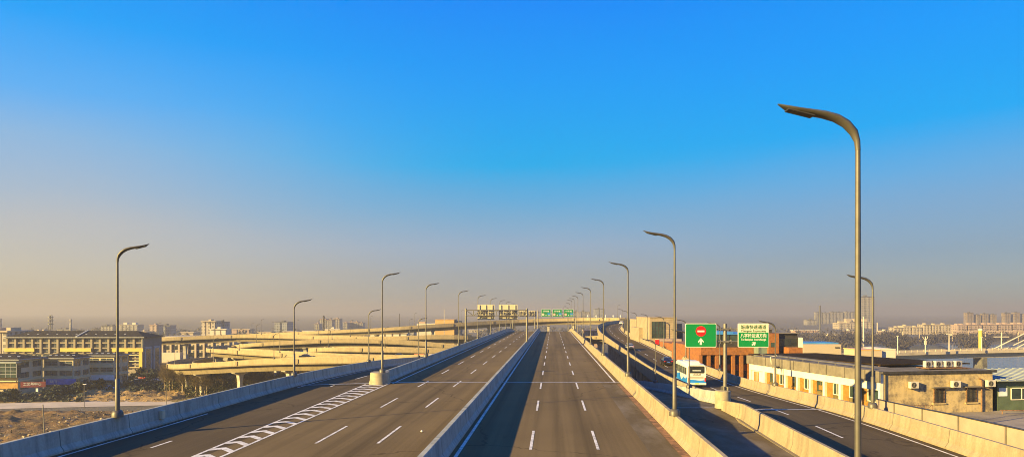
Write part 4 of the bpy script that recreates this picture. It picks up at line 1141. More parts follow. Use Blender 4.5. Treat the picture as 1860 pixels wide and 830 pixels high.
# green hut
gh = thing('green_hut', 'small dark green hut with a pale metal roof and white framed windows', 'hut', B(12.6, .3, 0), rzb)
mb = MB(); mb.box(0, 9, 0, 6, -.3, 2.9); mb.build('wall', 'green_paint', gh, world=False)
mb = MB(); mb.add([(-.6, -.7, 2.9), (9.5, -.7, 2.9), (9.5, 6.4, 3.4), (-.6, 6.4, 3.4), (-.6, -.7, 3.0), (9.5, -.7, 3.0), (9.5, 6.4, 3.5), (-.6, 6.4, 3.5)], [(3,2,1,0),(4,5,6,7),(0,1,5,4),(1,2,6,5),(2,3,7,6),(3,0,4,7)])
for k in range(12): mb.obox((-.3 + k * .85, 2.85, 3.27), (.06, 7.1, .06), 0, R(4.0))
mb.build('roof', 'metal_roof', gh, world=False)
for x, w_ in ((1.5, 2.4), (5.0, 2.4)):
    mb = MB()
    for a, b_, c, d in ((x, x + .08, 1.0, 2.2), (x + w_ - .08, x + w_, 1.0, 2.2), (x, x + w_, 1.0, 1.08), (x, x + w_, 2.12, 2.2), (x + w_ / 2 - .04, x + w_ / 2 + .04, 1.0, 2.2)): mb.box(a, b_, -.06, 0.01, c, d)
    wo = mb.build('window', 'white_plaster', gh, world=False)
    mb = MB(); mb.box(x + .05, x + w_ - .05, -.025, .01, 1.04, 2.16); mb.build('pane', 'glass_green', wo, world=False)
mb = MB(); mb.box(.15, 1.1, -.03, .02, 1.4, 2.2); mb.build('notice_board', 'banner_white', gh, world=False)
# orange brick building with fins
Yo = 121.0
ob = thing('brick_building', 'orange-brown brick building with deep window fins beside the ramp', 'building', (wx(1325, Yo), Yo, 0))
x0, x1, zt = wx(1273, Yo), wx(1377, Yo), wz(631, Yo)
mb = MB(); mb.box(x0, x1, Yo + .6, Yo + 22, 0, zt); mb.build('wall', 'brick_orange', ob)
mb = MB(); mb.box(x0 - .02, x1 + .05, Yo - .1, Yo + .59, zt - 1.3, zt + .02); mb.build('parapet_band', 'brick_orange', ob)
nf = 7
for k in range(nf + 1):
    xx = x0 + (x1 - x0) * k / nf
    mb = MB(); mb.box(xx - .28, xx + .28, Yo, Yo + .59, 0, zt - 1.303); mb.build('fin', 'brick_orange', ob)
for k in range(nf):
    for r_ in range(4):
        xx = x0 + (x1 - x0) * (k + .5) / nf; z0 = zt - 3.0 - r_ * 2.6
        mb = MB(); mb.box(xx - .35, xx + .35, Yo + .5, Yo + .62, z0, z0 + 1.5); mb.build('window', 'glass_dark', ob)
# left wing
x2, x3, z2 = wx(1231, 147), wx(1275, 147), wz(626, 147)
mb = MB(); mb.box(x2, x3 + 3, 147, 165, 0, z2); mb.build('wing', 'brick_orange', ob)
for k in range(5):
    mb = MB(); xx = x2 + .7 + k * 1.1; mb.box(xx, xx + .7, 146.95, 147.1, z2 - 4.2, z2 - 1.6); mb.build('window', 'glass_dark', ob)
# dark upper storey
zu = wz(598, Yo + 3)
mb = MB(); mb.box(wx(1300, Yo), x1 + .3, Yo + 1.5, Yo + 16, zt + .02, zu - .9); mb.build('upper_storey', 'cladding_dark', ob)
mb = MB(); mb.box(wx(1299, Yo), x1 + .5, Yo + 1.2, Yo + 16.3, zu - .9, zu - .75); mb.box(wx(1312, Yo), wx(1345, Yo), Yo + 4, Yo + 10, zu - .75, zu - .45); mb.build('upper_roof', 'blue_roof', ob)
for k in range(5):
    xx = wx(1302 + k * 15, Yo); mb = MB(); mb.box(xx, xx + 1.15, Yo + 1.42, Yo + 1.5, zt + 1.1, zt + 2.3); mb.build('window', 'glass_green', ob)
# tower part to the right of it
tb = thing('brick_pavilion', 'orange pavilion with dark glazed top behind the pale roof', 'building', (wx(1420, 118), 118, 0))
mb = MB(); mb.box(wx(1380, 118), wx(1396, 118) - .01, 118.6, 128, 0, wz(611, 118)); mb.build('green_panel', 'panel_green', tb)
mb = MB(); mb.box(wx(1396, 118), wx(1415, 118), 118, 130, 0, wz(605, 118)); mb.build('brick_wall', 'brick_orange', tb)
mb = MB(); mb.box(wx(1400, 118), wx(1407, 118), 117.93, 118.05, wz(630, 118), wz(622, 118)); mb.build('window', 'glass_green', tb)
mb = MB(); mb.box(wx(1415, 118) + .01, wx(1452, 118), 118.8, 130, 0, wz(606, 118)); mb.build('glazed_hall', 'cladding_dark', tb)
mb = MB(); mb.box(wx(1417, 118), wx(1450, 118), 118.72, 118.79, wz(628, 118), wz(615, 118)); mb.build('glass_front', 'glass_dark', tb)
mb = MB(); mb.box(wx(1415, 118), wx(1453, 118), 118.3, 130.5, wz(606, 118) + .01, wz(604.8, 118)); mb.build('roof', 'grey_fascia', tb)
mb = MB(); mb.box(wx(1433, 116), wx(1458, 116), 116, 118.2, 0, wz(631, 116)); mb.build('brick_parapet', 'brick_orange', tb)
mb = MB(); mb.box(wx(1453.4, 118), wx(1459, 118), 118.2, 119.5, 0, wz(613, 118)); mb.build('cream_pillar', 'white_plaster', tb)
mb = MB(); mb.box(wx(1396.5, 119), wx(1402, 119), 119, 120.5, wz(604.9, 119), wz(598, 119)); mb.build('roof_vent', 'steel_dark', tb)
# arch sign far behind
# beige stone building with a large window
Yb = 190.0
sb = thing('stone_building', 'beige stone building with one tall dark window and red-ended canopy', 'building', (wx(1205, Yb), Yb, 0))
mb = MB(); mb.box(wx(1180, Yb), wx(1229, Yb), Yb, Yb + 20, 0, wz(577, Yb)); mb.build('wall', 'beige_stone', sb)
mb = MB(); mb.box(wx(1179.6, Yb), wx(1229.4, Yb), Yb - .15, Yb + 20.2, wz(577, Yb) + .003, wz(576, Yb)); mb.build('cornice', 'beige_stone', sb)
mb = MB(); mb.box(wx(1184, Yb), wx(1208, Yb), Yb - .06, Yb + .2, wz(614, Yb), wz(584, Yb)); wo = mb.build('window', 'glass_green', sb)
mb = MB()
for k in range(5): xx = wx(1184 + k * 6, Yb); mb.box(xx - .06, xx + .06, Yb - .12, Yb - .065, wz(614, Yb), wz(584, Yb))
for py in (592, 600, 608): mb.box(wx(1184, Yb), wx(1208, Yb), Yb - .115, Yb - .066, wz(py, Yb) - .05, wz(py, Yb) + .05)
mb.build('mullions', 'steel_dark', wo)
mb = MB()
for k in range(9): z = wz(581 + k * 4.2, Yb); mb.box(wx(1209, Yb), wx(1228.8, Yb), Yb - .03, Yb - .003, z, z + .04)
mb.build('stone_courses', 'grey_fascia', sb)
mb = MB(); mb.box(wx(1190, Yb), wx(1230, Yb), Yb - 5, Yb - .1, wz(623, Yb), wz(614.5, Yb)); cn = mb.build('canopy', 'far_pink', sb)
mb = MB(); mb.box(wx(1190, Yb - 5), wx(1197, Yb - 5), Yb - 5.08, Yb - 5.005, wz(624, Yb) + .1, wz(615, Yb) - .05); mb.build('red_sign', 'sign_red', cn)
mb = MB(); mb.box(wx(1222, Yb), wx(1226, Yb), Yb - 4.6, Yb - 4.0, 0, wz(623, Yb) - .01); mb.build('canopy_post', 'beige_stone', sb)
mb = MB(); mb.box(wx(1229, Yb) + .01, wx(1242, Yb), Yb + 2, Yb + 16, 0, wz(588, Yb)); mb.build('side_block', 'beige_stone', sb)
mb = MB(); mb.box(wx(1229.5, Yb), wx(1242.5, Yb), Yb + 1.4, Yb + 1.98, 0, wz(600, Yb)); mb.build('dark_recess', 'cladding_dark', sb)
lw = thing('stone_annexe', 'stepped beige annexe with white fins left of the stone building', 'building', (wx(1165, 205), 205, 0))
mb = MB(); mb.box(wx(1160.5, 200), wx(1180, 200) + .5, 200, 215, 0, wz(595, 200)); mb.build('low_block', 'beige_stone', lw)
mb = MB(); mb.box(wx(1163, 216), wx(1179, 216), 216, 235, 0, wz(580, 216)); mb.build('tall_block', 'beige_stone', lw)
mb = MB(); mb.box(wx(1173, 215.9), wx(1179, 215.9), 215.6, 215.95, wz(594, 216), wz(581, 216)); mb.build('window', 'cladding_dark', lw)
mb = MB(); mb.box(wx(1145, 236), wx(1162, 236), 236, 250, 0, wz(581, 236)); mb.build('fin_block', 'cladding_dark', lw)
for k in range(5):
    xx = wx(1145.3 + k * 3.8, 236); mb = MB(); mb.box(xx, xx + .4, 235.2, 235.99, 0, wz(580.5, 236)); mb.build('fin', 'white_plaster', lw)

# ------------------------------------------------------------------ hotel and shops on the left
Yh = 285.0
hx0, hx1 = wx(12, Yh), wx(258, Yh)
he, hr = wz(613, Yh), wz(600.5, 292.5)
ho = thing('hotel_building', 'long five-storey hotel with dark hipped roof and yellow trim', 'building', ((hx0 + hx1) / 2, Yh, 0))
mb = MB(); mb.box(hx0, hx1, Yh + .9, Yh + 15, 0, he); mb.build('wall', 'hotel_wall', ho)
mb = MB(); mb.box(hx1 + .01, hx1 + .4, Yh - .2, Yh + 15.2, 0, he - .02); ew = mb.build('end_wall', 'hotel_grey', ho)
for a, b_ in ((2.0, 5.6), (9.2, 12.6)):
    mb = MB(); mb.box(hx1 + .4, hx1 + .62, Yh + a - .9, Yh + b_ + .9, 0, wz(630, Yh)); q = mb.build('end_frame', 'hotel_lightgrey', ho)
    mb = MB(); mb.box(hx1 + .62, hx1 + .68, Yh + a, Yh + b_, 0, wz(634, Yh)); mb.build('end_glazing', 'shop_glass', ho)
mb = MB(); ov = 1.0
X0, X1, Y0, Y1 = hx0 - ov, hx1 + ov + .4, Yh - ov, Yh + 16
rx0, rx1, ry = wx(62, 292.5), wx(249, 292.5), Yh + 7.5
mb.add([(X0, Y0, he), (X1, Y0, he), (X1, Y1, he), (X0, Y1, he), (X0, Y0, he + .22), (X1, Y0, he + .22), (X1, Y1, he + .22), (X0, Y1, he + .22), (rx0, ry, hr), (rx1, ry, hr)],
       [(3,2,1,0), (0,1,5,4), (1,2,6,5), (2,3,7,6), (3,0,4,7), (4,5,9,8), (5,6,9), (6,7,8,9), (7,4,8)])
rf = mb.build('roof', 'roof_tile', ho)
mb = MB(); a = Vector((wx(141, Yh), Y0, he + .24)); b_ = Vector((wx(160, 292.5), ry, hr + .04))
mb.add([a + Vector((-.35, 0, 0)), a + Vector((.35, 0, 0)), b_ + Vector((.35, 0, 0)), b_ + Vector((-.35, 0, 0)), a + Vector((-.35, 0, .35)), a + Vector((.35, 0, .35)), b_ + Vector((.35, 0, .35)), b_ + Vector((-.35, 0, .35))], [(3,2,1,0),(4,5,6,7),(0,1,5,4),(1,2,6,5),(2,3,7,6),(3,0,4,7)])
mb.build('fire_wall', 'hotel_lightgrey', rf)
mb = MB(); mb.box(X0 - .02, X1 + .02, Y0 - .12, Y0 - .003, he - .05, he + .26); mb.build('eaves', 'hotel_lightgrey', rf)
mb = MB()
for k in range(11):
    t = (k + .5) / 11; x = X0 + 6 + (X1 - X0 - 14) * t; mb.obox((x, Y0 + 3.8, he + .24 + (hr - he - .22) * .45), (.7, .5, .1), 0, R(18))
mb.build('roof_vent', 'hotel_lightgrey', rf)
# grid of bands, piers and recessed windows
rows = [wz(y, Yh) for y in (622.5, 632, 641.5, 651, 661, 671, 684)]
ncol = 16; cw = (hx1 - hx0) / ncol
mb = MB()
for z in rows[:2]: mb.box(hx0, hx1, Yh + .3, Yh + .89, z - .28, z + .28)
for z in rows[2:6]: mb.box(hx0, hx1, Yh + .5, Yh + .89, z - .2, z + .2)
mb.build('floor_band', 'hotel_wall', ho)
for k in range(ncol + 1):
    x = hx0 + cw * k; mb = MB(); mb.box(x - .42, x + .42, Yh, Yh + .885, rows[2], he - .003); mb.build('facade_pier', 'hotel_wall', ho)
win = None
for k in range(ncol):
    for r_ in range(6):
        x = hx0 + cw * (k + .5); z0 = rows[r_] + (.3 if r_ < 2 else .22)
        if r_ >= 2 and k < 10 and r_ >= 4: continue
        if win is None:
            mb = MB(); mb.box(-cw * .34, cw * .34, -.06, .05, 0, 1.45); win = mb.build('window', 'shop_glass', ho, world=False)
            mb = MB(); mb.box(-.05, .05, -.1, -.062, 0, 1.45); mb.box(-cw * .34, cw * .34, -.1, -.063, .62, .7); mb.build('window_frame', 'hotel_lightgrey', win, world=False)
            o = win
        else:
            o = win.copy(); col.objects.link(o); c2 = win.children[0].copy(); col.objects.link(c2); c2.parent = o
            o.parent = ho
        o.location = Vector((x, Yh + .88, z0)) - WL[ho.name]
# yellow bands and frame
for a, b_ in ((9, 63), (110, 166), (204, 258)):
    mb = MB(); mb.box(wx(a, Yh), wx(b_, Yh) + (.6 if b_ == 258 else 0), Yh - .35, Yh - .02, wz(638.5, Yh), wz(632, Yh)); mb.build('yellow_band', 'hotel_yellow', ho)
for a, b_ in ((204, 209), (228, 233), (253, 259)):
    mb = MB(); mb.box(wx(a, Yh), wx(b_, Yh), Yh - .3, Yh + .3, wz(670, Yh), wz(638.6, Yh)); mb.build('yellow_column', 'hotel_yellow', ho)
for yy in (644, 655, 666.5):
    mb = MB(); mb.box(wx(233.2, Yh), wx(252.8, Yh), Yh - .05, Yh + .29, wz(yy + 1.3, Yh), wz(yy, Yh)); mb.build('yellow_sill', 'shop_cream', ho)
mb = MB(); mb.box(wx(228, Yh), wx(259, Yh), Yh - .4, Yh - .03, 0, wz(670.5, Yh)); mb.build('plinth', 'hotel_wall', ho)
# three stepped shop wings in front
def wing(label, xa, xb, y0, dep, ye, yr, side_win, lit_floor, banner):
    """xa..xb front width at depth y0, eave row ye, ridge row yr"""
    w_ = thing('shop_building', label, 'building', ((xa + xb) / 2, y0, 0), 0, 'stepped shop buildings left of the road')
    ze = wz(ye, y0); zr = wz(yr, y0 + dep / 2); z3 = ze - 3.5; z2 = z3 - 3.2
    mb = MB(); mb.box(xa, xb, y0, y0 + dep, 0, ze); mb.build('wall', 'shop_wall', w_)
    mb = MB(); o = .9
    A = [(xa - o, y0 - o), (xb + o, y0 - o), (xb + o, y0 + dep + o), (xa - o, y0 + dep + o)]
    mb.add([(x, y, ze) for x, y in A] + [(x, y, ze + .2) for x, y in A] + [(xa + dep * .25, y0 + dep / 2, zr), (xb - dep * .5, y0 + dep / 2, zr)],
           [(3,2,1,0), (0,1,5,4), (1,2,6,5), (2,3,7,6), (3,0,4,7), (4,5,9,8), (5,6,9), (6,7,8,9), (7,4,8)])
    rf = mb.build('roof', 'metal_roof' if False else 'roof_tile', w_)
    mb = MB(); mb.box(xa - o, xb + o, y0 - o - .12, y0 - o - .004, ze - .03, ze + .24); mb.box(xb + o + .004, xb + o + .1, y0 - o, y0 + dep + o, ze - .03, ze + .24); mb.build('eaves', 'hotel_lightgrey', rf)
    mb = MB()
    for k in range(5): mb.obox((xa + (xb - xa) * (k + .5) / 5, y0 + dep * .2, ze + .2 + (zr - ze) * .48), (.8, .35, .25), .4)
    mb.build('skylight', 'banner_white', rf)
    # upper storeys
    mb = MB(); mb.box(xa - .1, xb - .4, y0 - .5, y0 - .003, z3 - .6, z3 + .55); mb.build('balcony', 'shop_cream' if lit_floor else 'hotel_lightgrey', w_)
    mb = MB(); mb.box(xa - .3, xb + .3, y0 - .9, y0 - .004, z2 - .25, z2 + .12); mb.box(xb + .004, xb + .5, y0 - .9, y0 + dep, z2 - .25, z2 + .12); mb.build('ledge', 'shop_cream', w_)
    n = max(2, int((xb - xa) / 5))
    for k in range(n):
        x = xa + (xb - xa) * (k + .5) / n; hw_ = (xb - xa) / n * .42
        for z0, h in ((ze - 2.4, 1.5), (z3 - 2.2, 1.5), (z2 - 2.9, 2.2)):
            mb = MB(); mb.box(x - hw_, x + hw_, y0 - .06, y0 + .1, z0, z0 + h); o_ = mb.build('window', 'shop_glass', w_)
            mb = MB(); mb.box(x - .06, x + .06, y0 - .1, y0 - .062, z0, z0 + h); mb.box(x - hw_, x + hw_, y0 - .1, y0 - .063, z0 + h * .6, z0 + h * .6 + .1); mb.build('window_frame', 'hotel_lightgrey', o_)
    for k in range(2):
        y = y0 + dep * (k + .5) / 2
        for z0, h in ((ze - 2.6, 1.9), (z3 - 2.4, 1.7), (z2 - 2.9, 2.0)):
            mb = MB(); mb.box(xb - .05, xb + .07, y - dep * .17, y + dep * .17, z0, z0 + h); o_ = mb.build('window', 'shop_glass', w_)
            mb = MB(); mb.box(xb + .072, xb + .11, y - .05, y + .05, z0, z0 + h); mb.build('window_frame', 'hotel_lightgrey', o_)
    return w_, ze
w1, z1 = wing('nearest stepped shop building with green-tinted glass bay, at the left edge', wx(-50, 220), wx(33, 220), 220, 11.5, 653.5, 642, 2, False, None)
mb = MB(); zg = z1 - .9; mb.box(wx(-50, 218), wx(30, 218), 218, 219.98, zg - 4.6, zg); gb = mb.build('glass_bay', 'glass_green', w1)
mb = MB()
for k in range(8): xx = wx(-40 + k * 10, 218); mb.box(xx - .06, xx + .06, 217.93, 217.995, zg - 4.6, zg)
for z in (zg - 1.2, zg - 2.4, zg - 3.5): mb.box(wx(-50, 218), wx(30, 218), 217.94, 217.996, z - .06, z + .06)
mb.build('bay_mullions', 'hotel_lightgrey', gb)
mb = MB(); mb.box(wx(-50, 218), wx(31, 218), 217.6, 219.97, zg + .003, zg + .4); mb.build('bay_roof', 'metal_roof', w1)
wing('middle stepped shop building with cream balcony and blue banner', wx(80, 232), wx(133, 232), 232, 9, 651, 640.5, 2, True, None)
wing('farthest stepped shop building with a white awning banner, before the hotel', wx(155, 245), wx(207, 245), 245, 9, 646, 638.5, 2, True, None)
# shop signs and banners (flat boards)
def board(label, px0, px1, py0, py1, Y, mat, rz=0):
    x0, x1 = wx(px0, Y), wx(px1, Y); z0, z1 = wz(py1, Y), wz(py0, Y)
    b = thing('shop_sign', label, 'shop sign', ((x0 + x1) / 2, Y, (z0 + z1) / 2), rz)
    mb = MB(); mb.box(-(x1 - x0) / 2, (x1 - x0) / 2, 0, .25, -(z1 - z0) / 2, (z1 - z0) / 2); mb.build('board', mat, b, world=False)
    return b, x1 - x0, z1 - z0
b, w_, h_ = board('maroon shop sign board with white Chinese lettering', 40, 80, 693, 703, 216.5, 'banner_maroon', R(14))
text('工艺基中心', 1.1, 'sign_white', b, (-.2, -.03, .1), ext=.01, width=w_ * .72)
board('amber brown shop board at the left edge of the street', -10, 32, 695.5, 706, 216, 'banner_amber')
b, w_, h_ = board('blue banner across the middle shop building', 85, 136, 688, 698, 229, 'banner_blue', R(6))
text('家居广场', 1.0, 'sign_white', b, (-w_ * .25, -.03, .1), ext=.01, width=w_ * .25)
board('pale white awning banner on the farthest shop building', 160, 207, 681, 690, 242, 'banner_white')
board('red shop board under the hotel end wall', 252, 274, 674.5, 678.5, 283, 'sign_red')
board('small white notice standing in front of the maroon sign', 65, 69, 705, 711, 215.5, 'sign_white')
# mid-distance building under the level viaduct
md = thing('office_building', 'mid-rise beige office with rows of windows beneath the level viaduct', 'building', (wx(350, 370), 370, 0))
mb = MB(); mb.box(wx(296, 370), wx(425, 370), 370, 390, 0, wz(611, 370)); mb.build('wall', 'facade_mid', md)
mb = MB(); mb.box(wx(290, 368), wx(330, 368), 366, 369.9, 0, wz(640, 368)); mb.build('low_wing', 'far_white', md)
nn = None
for k in range(8):
    for z in (614, 626, 638, 650):
        x = wx(303 + k * 15, 370)
        if nn is None:
            mb = MB(); mb.box(-1.5, 1.5, -.1, .1, 0, 2.1); nn = mb.build('window', 'glass_dark', md, world=False); o = nn
        else: o = nn.copy(); col.objects.link(o); o.parent = md
        o.location = Vector((x, 369.95, wz(z + 9, 370))) - WL[md.name]
mb = MB()
for k in range(9): xx = wx(296 + k * 15, 370); mb.box(xx - .5, xx + .5, 369.2, 369.89, 0, wz(612, 370))
mb.build('pilaster', 'far_beige', md)

# ------------------------------------------------------------------ distant city
def tower(label, px0, px1, pyt, Y, dep, mat, cap='far_dark', bays=3, pent=True, name='tower_block', group=None, setback=0):
    x0, x1 = wx(px0, Y), wx(px1, Y); H = wz(pyt, Y); cx = (x0 + x1) / 2; wd = x1 - x0
    t = thing(name, label, 'building', (cx, Y, 0), 0, group)
    mb = MB(); mb.box(-wd / 2, wd / 2, 1.2, dep, 0, H)
    bw = wd / bays
    for k in range(bays):
        mb.box(-wd / 2 + bw * k + bw * .12, -wd / 2 + bw * (k + 1) - bw * .12, 0, 1.195, 0, H - (0.6 if setback == 0 else setback * (k % 2)))
    mb.build('wall', mat, t, world=False)
    mb = MB(); mb.box(-wd / 2 - .3, wd / 2 + .3, -.3, dep + .3, H + .003, H + .6)
    if pent:
        for k in range(max(1, bays // 2)):
            x = -wd / 2 + wd * (k + .6) / max(1, bays // 2 + .2); mb.box(x - wd * .11, x + wd * .07, dep * .3, dep * .7, H + .6, H + .6 + max(1.5, wd * .1))
    mb.build('roof', cap, t, world=False)
    return t
CG = 'hazy city blocks'
tower('tall beige office block with a grey rear wing on the left horizon', 365, 391, 584, 640, 14, 'facade_slab', 'far_beige', 3)
tower('blue-grey rear wing joined to the tall beige office block', 391.5, 408, 585.5, 655, 12, 'facade_tower_c', 'far_dark', 2)
tower('low white block in front of the tall beige office block', 380, 411, 598.5, 560, 10, 'far_white', 'far_white', 3)
tower('square blue-grey block near the slim lamp on the left horizon', 498, 523, 585.5, 900, 25, 'facade_tower_c', 'far_dark', 2)
for i, (a, b_, t, Y) in enumerate(((571, 580, 588, 1050), (581, 592, 579.5, 1100), (593, 603, 581, 1100), (605, 617, 579, 1150), (623, 631, 586, 1100), (632, 641, 585.5, 1120), (642, 650, 585, 1120), (651, 659, 586.5, 1120))):
    tower(['leftmost low block of the hazy tower cluster', 'tall hazy tower with stepped top, second from left in its cluster', 'third hazy tower of the left cluster', 'rightmost and tallest tower of the first left cluster', 'first tower of the lower second cluster', 'second tower of the lower second cluster', 'third tower of the lower second cluster', 'last tower of the lower second cluster'][i], a, b_, t, Y, 18, 'facade_tower_a', 'far_pink', 3, group='hazy towers on the left horizon')
tower('pale hazy apartment slab above the hotel roof, left of the lamp', 183, 205, 592, 900, 15, 'facade_tower_a', 'far_dark', 4)
tower('pale hazy apartment slab above the hotel roof, right of the lamp', 215, 250, 590, 900, 15, 'facade_tower_a', 'far_white', 5)
tower('hazy pink and grey block rising behind the hotel end', 271, 285, 590.5, 800, 15, 'facade_pink', 'far_pink', 2)
tower('wide grey hazy block right of the pink one behind the hotel', 285.5, 309, 591.5, 820, 15, 'facade_tower_c', 'far_dark', 3)
tower('beige building behind the left end of the hotel', -30, 13, 603, 330, 18, 'facade_slab', 'far_beige', 4)
tower('dark roofed house peeping over the hotel left end', 12, 29, 602, 345, 12, 'far_beige', 'roof_tile', 2, False)
oc = thing('ochre_warehouse', 'plain ochre box building behind the uppermost viaduct', 'building', (wx(808, 480), 480, 0))
mb = MB(); mb.box(wx(790.5, 480), wx(825, 480), 480, 505, 0, wz(580.5, 480)); mb.build('wall', 'far_ochre', oc)
mb = MB(); mb.box(wx(790.2, 480), wx(825.3, 480), 479.7, 505.3, wz(580.5, 480) + .003, wz(580, 480)); mb.build('roof', 'far_ochre', oc)
mb = MB(); mb.box(wx(757, 482), wx(790.3, 482), 482, 500, 0, wz(587.5, 482)); mb.build('white_annexe', 'far_white', oc)
mb = MB(); mb.box(wx(761, 486), wx(772, 486), 486, 492, wz(587.4, 486), wz(584, 486)); mb.build('roof_house', 'far_pink', oc)
mb = MB(); mb.box(wx(825.4, 482), wx(836, 482), 482, 500, 0, wz(583, 482)); mb.build('grey_annexe', 'far_dark', oc)
tower('white low shed seen between the two long viaducts', 672, 740, 605, 430, 12, 'far_white', 'far_white', 5, False, 'low_shed')
tower('ochre low shed under the uppermost viaduct', 690, 735, 604.5, 445, 12, 'far_ochre', 'far_ochre', 4, False, 'low_shed')
# right skyline
tower('tallest grey tower on the right skyline behind the nearest lamp', 1563, 1589, 539, 1150, 16, 'facade_tower_a', 'far_dark', 3)
tower('squat hazy block, leftmost of the right skyline', 1467, 1485, 581, 1450, 20, 'facade_tower_a', 'far_dark', 3)
for i, (a, b_, t) in enumerate(((1481.5, 1493, 567), (1495, 1507, 568), (1509, 1519, 566.5), (1520, 1532, 567), (1535, 1544, 566), (1546, 1556, 567))):
    tower(ORD[i].replace('nearest', 'first') + ' of six similar hazy towers left of the tallest one, counted from the left', a, b_, t, 1600, 9, 'facade_tower_a', 'far_dark', 2, group='six similar hazy towers')
tower('broad beige block at the foot of the tallest tower', 1523, 1553, 587, 1100, 20, 'facade_slab', 'far_beige', 5)
tower('taller beige block between the broad one and the tallest tower', 1537, 1584, 584.5, 1120, 22, 'facade_slab', 'far_beige', 6)
tower('low pink building before the broad beige block', 1537, 1552, 601, 800, 10, 'facade_pink', 'far_white', 3)
tower('small white sheds on the bank left of the near lamp', 1505, 1530, 606.5, 740, 10, 'far_white', 'far_white', 3, False, 'low_shed')
tower('low beige works building on the far bank', 1442, 1490, 600, 900, 12, 'far_pink', 'far_white', 4, False, 'low_shed')
tower('small pink building right of the tallest tower', 1602, 1620, 601.5, 820, 12, 'facade_pink', 'far_white', 2)
for i, (a, b_, t) in enumerate(((1624, 1640, 595.5), (1641, 1655, 592.5), (1657, 1675, 594.5), (1677, 1692, 590), (1693, 1708, 590.5), (1709, 1727, 590))):
    tower(ORD[i].replace('nearest', 'first') + ' of the cream riverside apartment slabs, counted from the left', a, b_, t, 830, 12, 'facade_slab', 'far_beige', 3, group='cream riverside slabs')
for i, (a, b_, t) in enumerate(((1756, 1769, 568), (1775, 1782, 571.5), (1786, 1796, 569.5), (1801, 1811, 571), (1825, 1836, 568.5), (1843, 1853, 567.5), (1860, 1872, 570))):
    tower(ORD[i].replace('nearest', 'first') + ' of the brown high-rises at the right horizon, counted from the left', a, b_, t, 1250, 9, 'facade_tower_b', 'far_dark', 3, group='brown high-rises at the right')
for i, (a, b_, t) in enumerate(((1739, 1757, 590.5), (1759, 1784, 590), (1787, 1812, 590), (1815, 1838, 589.5), (1841, 1866, 589))):
    tower(ORD[i].replace('nearest', 'first') + ' of the pink terraces below the brown high-rises, counted from the left', a, b_, t, 900, 14, 'facade_pink', 'far_pink', 4, group='pink riverside terraces')
for i, (a, b_, t) in enumerate(((1739, 1750, 602), (1752, 1764, 602.5), (1766, 1778, 602), (1788, 1800, 602.5), (1802, 1816, 601.5), (1818, 1830, 602), (1833, 1846, 601.5), (1848, 1862, 601))):
    Y = 760; x0, x1 = wx(a, Y), wx(b_, Y); H = wz(t + 3, Y); wd = x1 - x0
    v = thing('villa', ORD[i].replace('nearest', 'first') + ' gabled pink villa along the river bank, counted from the left', 'house', ((x0 + x1) / 2, Y, 0), 0, 'gabled villas on the river bank')
    mb = MB(); mb.box(-wd/2, wd/2, 0, 10, 0, H); mb.build('wall', 'facade_pink', v, world=False)
    mb = MB(); mb.prism([(-wd/2 - .4, H + .003), (wd/2 + .4, H + .003), (0, H + 2.6)], -.4, 10.4, 'Y'); mb.build('roof', 'far_pink', v, world=False)
random.seed(5)
# hazy low roofs across the horizon left and centre
for i in range(26):
    px = 20 + i * 44 + random.uniform(-10, 10); Y = random.uniform(650, 1000); wpx = random.uniform(16, 34)
    if 905 < px < 1060: Y += 300
    tower(ORD[i].replace('nearest', 'first') + ' from the left of the low hazy roofs scattered along the horizon', px, px + wpx, random.uniform(597.5, 602.5) if Y > 800 else random.uniform(601, 605), Y, 14, random.choice(['far_beige', 'far_pink', 'facade_slab', 'facade_tower_a', 'far_white']), random.choice(['far_dark', 'far_beige', 'far_white']), random.choice([2, 3, 4]), random.random() < .4, 'low_block', 'low roofs along the horizon')
tower('hazy grey slab floating behind the lamps right of the green lane signs', 1080, 1098, 561, 1500, 20, 'facade_tower_c', 'far_dark', 2)
tower('hazy low block behind the right lamps beside the grey slab', 1049, 1072, 566, 1400, 20, 'facade_tower_a', 'far_dark', 3)
tower('pink low building glimpsed between the main road and the ramp', 1062, 1086, 601, 420, 12, 'far_pink', 'far_pink', 3, False, 'low_shed')
# masts and chimneys
def mast(label, px, py0, Y, r0, r1, mat, lattice=False, cat='mast', name='mast'):
    x = wx(px, Y); H = wz(py0, Y)
    m_ = thing(name, label, cat, (x, Y, 0))
    mb = MB()
    if lattice:
        for k in range(4):
            a = R(45 + 90 * k); mb.tube([(r0 * math.cos(a), r0 * math.sin(a), 0), (r1 * math.cos(a), r1 * math.sin(a), H)], .18, 4)
        for z in [H * j / 10 for j in range(11)]:
            q = r0 + (r1 - r0) * z / H; mb.obox((0, 0, z), (q * 1.5, q * 1.5, .25))
        mb.build('lattice', mat, m_, world=False)
        mb = MB()
        for z in (.78, .86, .94): mb.lathe([(r1 * 1.9, H * z), (r1 * 1.9, H * z + .5)], 8)
        mb.build('antenna_ring', mat, m_, world=False)
    else:
        mb.tube([(0, 0, 0), (0, 0, H)], [r0, r1], 12); mb.build('shaft', mat, m_, world=False, smooth=True)
        mb = MB(); mb.lathe([(r1 * 1.15, H + .003), (r1 * 1.15, H + .8)], 12); mb.build('cap', mat, m_, world=False)
    return m_
mast('lattice telecom mast rising behind the hotel roof', 92, 572.5, 420, 1.6, .8, 'galvanised', True)
mast('tapered concrete mast behind the hotel roof', 128.5, 582, 420, .8, .5, 'pier_concrete')
mast('slim mast at the far left edge', 1, 581, 400, .8, .5, 'pier_concrete')
mast('lattice mast in front of the hazy towers left of the road', 588, 573, 520, .8, .45, 'steel_dark', True)
mast('thin pole with a camera left of the main road lamps', 725.5, 572, 400, .22, .15, 'steel_dark')
